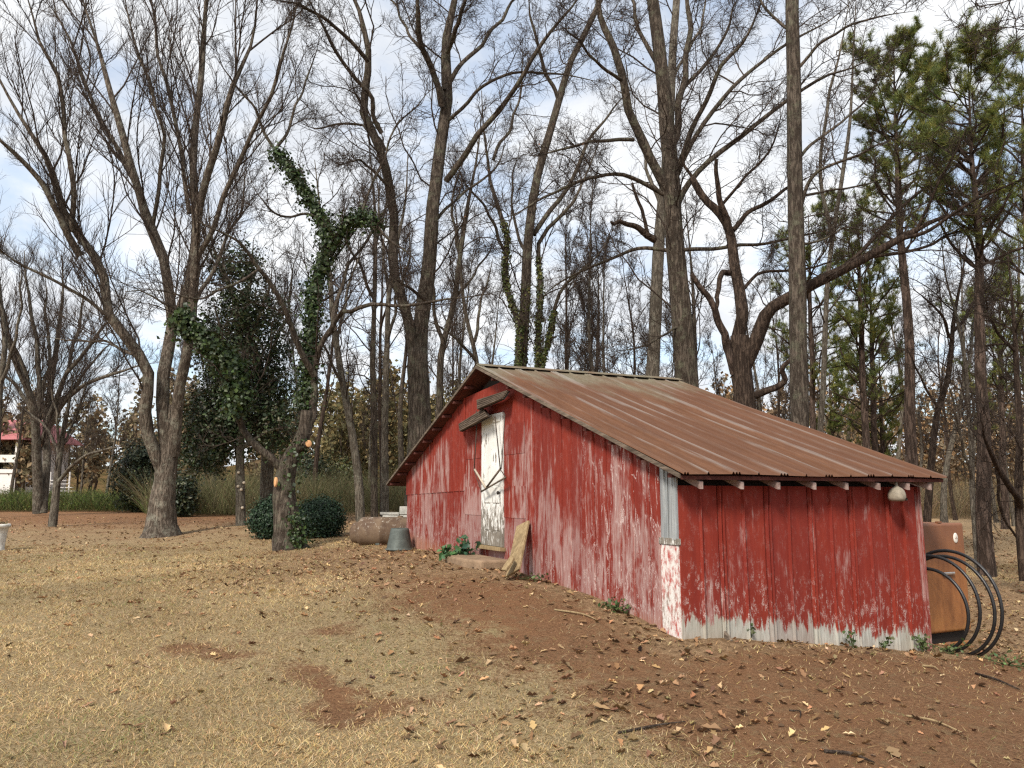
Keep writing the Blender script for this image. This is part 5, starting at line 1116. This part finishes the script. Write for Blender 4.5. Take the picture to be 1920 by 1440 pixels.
def litter(X, Y, size, cols):
    """curled dead leaves: a pointed, slightly lobed outline with raised edges"""
    N = len(X); z = GZ(X, Y); tpl = np.array([(-.5, 0, 0), (-.22, .2, .1), (-.05, .13, .05), (.14, .27, .15), (.5, 0, .06), (.14, -.27, .15), (-.05, -.13, .05), (-.22, -.2, .1), (0, 0, -.02)])
    tf = np.array([(8, i, (i + 1) % 8) for i in range(8)])[:, ::-1]
    a = rng.uniform(0, 6.28, N); tl = rng.normal(0, .4, (N, 2)); S = size[:, None]
    v = np.repeat(tpl[None], N, 0) * S[:, None, :]; v[..., 2] *= rng.uniform(.1, 2.6, (N, 1)); v[..., 1] *= rng.uniform(.6, 1.3, (N, 1))
    v[..., 2] += v[..., 0] * tl[:, :1] * .7 + v[..., 1] * tl[:, 1:] * .7
    x = v[..., 0] * np.cos(a)[:, None] - v[..., 1] * np.sin(a)[:, None]; y = v[..., 0] * np.sin(a)[:, None] + v[..., 1] * np.cos(a)[:, None]
    vv_ = np.stack([x + X[:, None], y + Y[:, None], v[..., 2] + z[:, None] + (S * .16)], -1)
    f = (np.arange(N)[:, None, None] * 9 + tf[None]).reshape(-1, 3); return vv_.reshape(-1, 3), f, np.repeat(tones(N, cols, .28), 9, 0)
LC = [(.27, .165, .085), (.36, .235, .12), (.2, .115, .062), (.47, .34, .19), (.14, .085, .05), (.32, .18, .095)]
X, Y = wedge(52000, 4., 34, 1.25); li = litter_mask(X, Y); lx = (X - CX[0]) * U[0] + (Y - CX[1]) * U[1]; ly = (X - CX[0]) * V[0] + (Y - CX[1]) * V[1]
kp = (rng.random(len(X)) < .012 + .7 * li * (.4 + .6 * (np.sin(X * 3.1 + Y) * np.sin(Y * 2.3) > -.2))) & ~((lx > -.03) & (ly > -.03) & (lx < LX) & (ly < LY)); X, Y = X[kp], Y[kp]
v, f, tn = litter(X, Y, rng.uniform(.03, .085, len(X)) * (1 + .012 * Y), LC); ll = mesh('leaf_litter', v, f, M_dead, tone=tn); tag(ll, 'brown dead leaves strewn over the soil and under the trees', 'leaves', None, 'stuff')
# the larger leaves in the foreground, one by one
fg = [(932, 1392), (985, 1415), (975, 1288), (1035, 1300), (1028, 1318), (885, 1310), (800, 1168), (708, 1205), (830, 1290), (1130, 1340), (1165, 1335), (1190, 1400), (1240, 1362), (1335, 1372), (1530, 1356), (1655, 1358), (1115, 1365), (1080, 1395), (1215, 1425), (1340, 1405), (1440, 1420), (1610, 1425), (1680, 1425),
      (740, 1270), (870, 1245), (960, 1240), (1095, 1170), (1290, 1230), (1480, 1262), (1560, 1246), (1620, 1326), (1720, 1352), (1840, 1290), (1790, 1330), (1860, 1370), (1230, 1290), (1060, 1280), (1000, 1310), (1140, 1305), (1300, 1330), (1420, 1320), (1760, 1385), (1545, 1300), (378, 1156), (375, 1048), (15, 1425), (120, 1410), (690, 1290), (1390, 1345), (1270, 1395)]
for px, py in fg:
    c = on_ground(px + rng.uniform(-3, 3), py); v, f, tn = litter(np.array([c[0]]), np.array([c[1]]), np.array([rng.uniform(.08, .14)]), [(.24, .14, .075), (.3, .19, .1), (.17, .1, .055), (.36, .25, .14)]); cz = gz(c[0], c[1])
    o = mesh('fallen_leaf', v - np.array([c[0], c[1], cz]), f, M_dead, tone=tn, loc=(c[0], c[1], cz)); tag(o, 'large curled brown dead leaf lying singly on the ground in the foreground', 'leaf', 'large single leaves in the foreground')
for i, (a, b, r_) in enumerate((((1700, 1346), (1805, 1378), .009), ((1545, 1412), (1640, 1436), .011), ((1160, 1382), (1285, 1362), .009), ((1040, 1148), (1118, 1166), .011), ((1830, 1266), (1912, 1300), .012), ((1480, 1338), (1500, 1348), .006), ((1730, 1252), (1760, 1262), .012))):
    p0, p1 = on_ground(*a), on_ground(*b); m_ = (p0 + p1) / 2 + rng.normal(0, .03, 2)
    pts = [np.array([q_[0], q_[1], gz(q_[0], q_[1]) + r_ * .8 + e]) for q_, e in ((p0, 0), (m_, .012), (p1, .004))]; c = pts[0].copy()
    o = tube('fallen_stick', np.array(pts) - c, [r_, r_ * .9, r_ * .4], B_twig if i % 3 else M_plank, None, 6); o.location = c
    tag(o, ('long thin stick on the red soil below the right end of the shed', 'tapering stick beside large leaves at the bottom right', 'bowed stick lying across leaves in the middle foreground', 'pale stick on the soil near the gable wall', 'stick in the leaf litter at the right edge', 'very short twig on the red soil, centre right', 'short pale split stick in front of the hose coil')[i], 'stick')
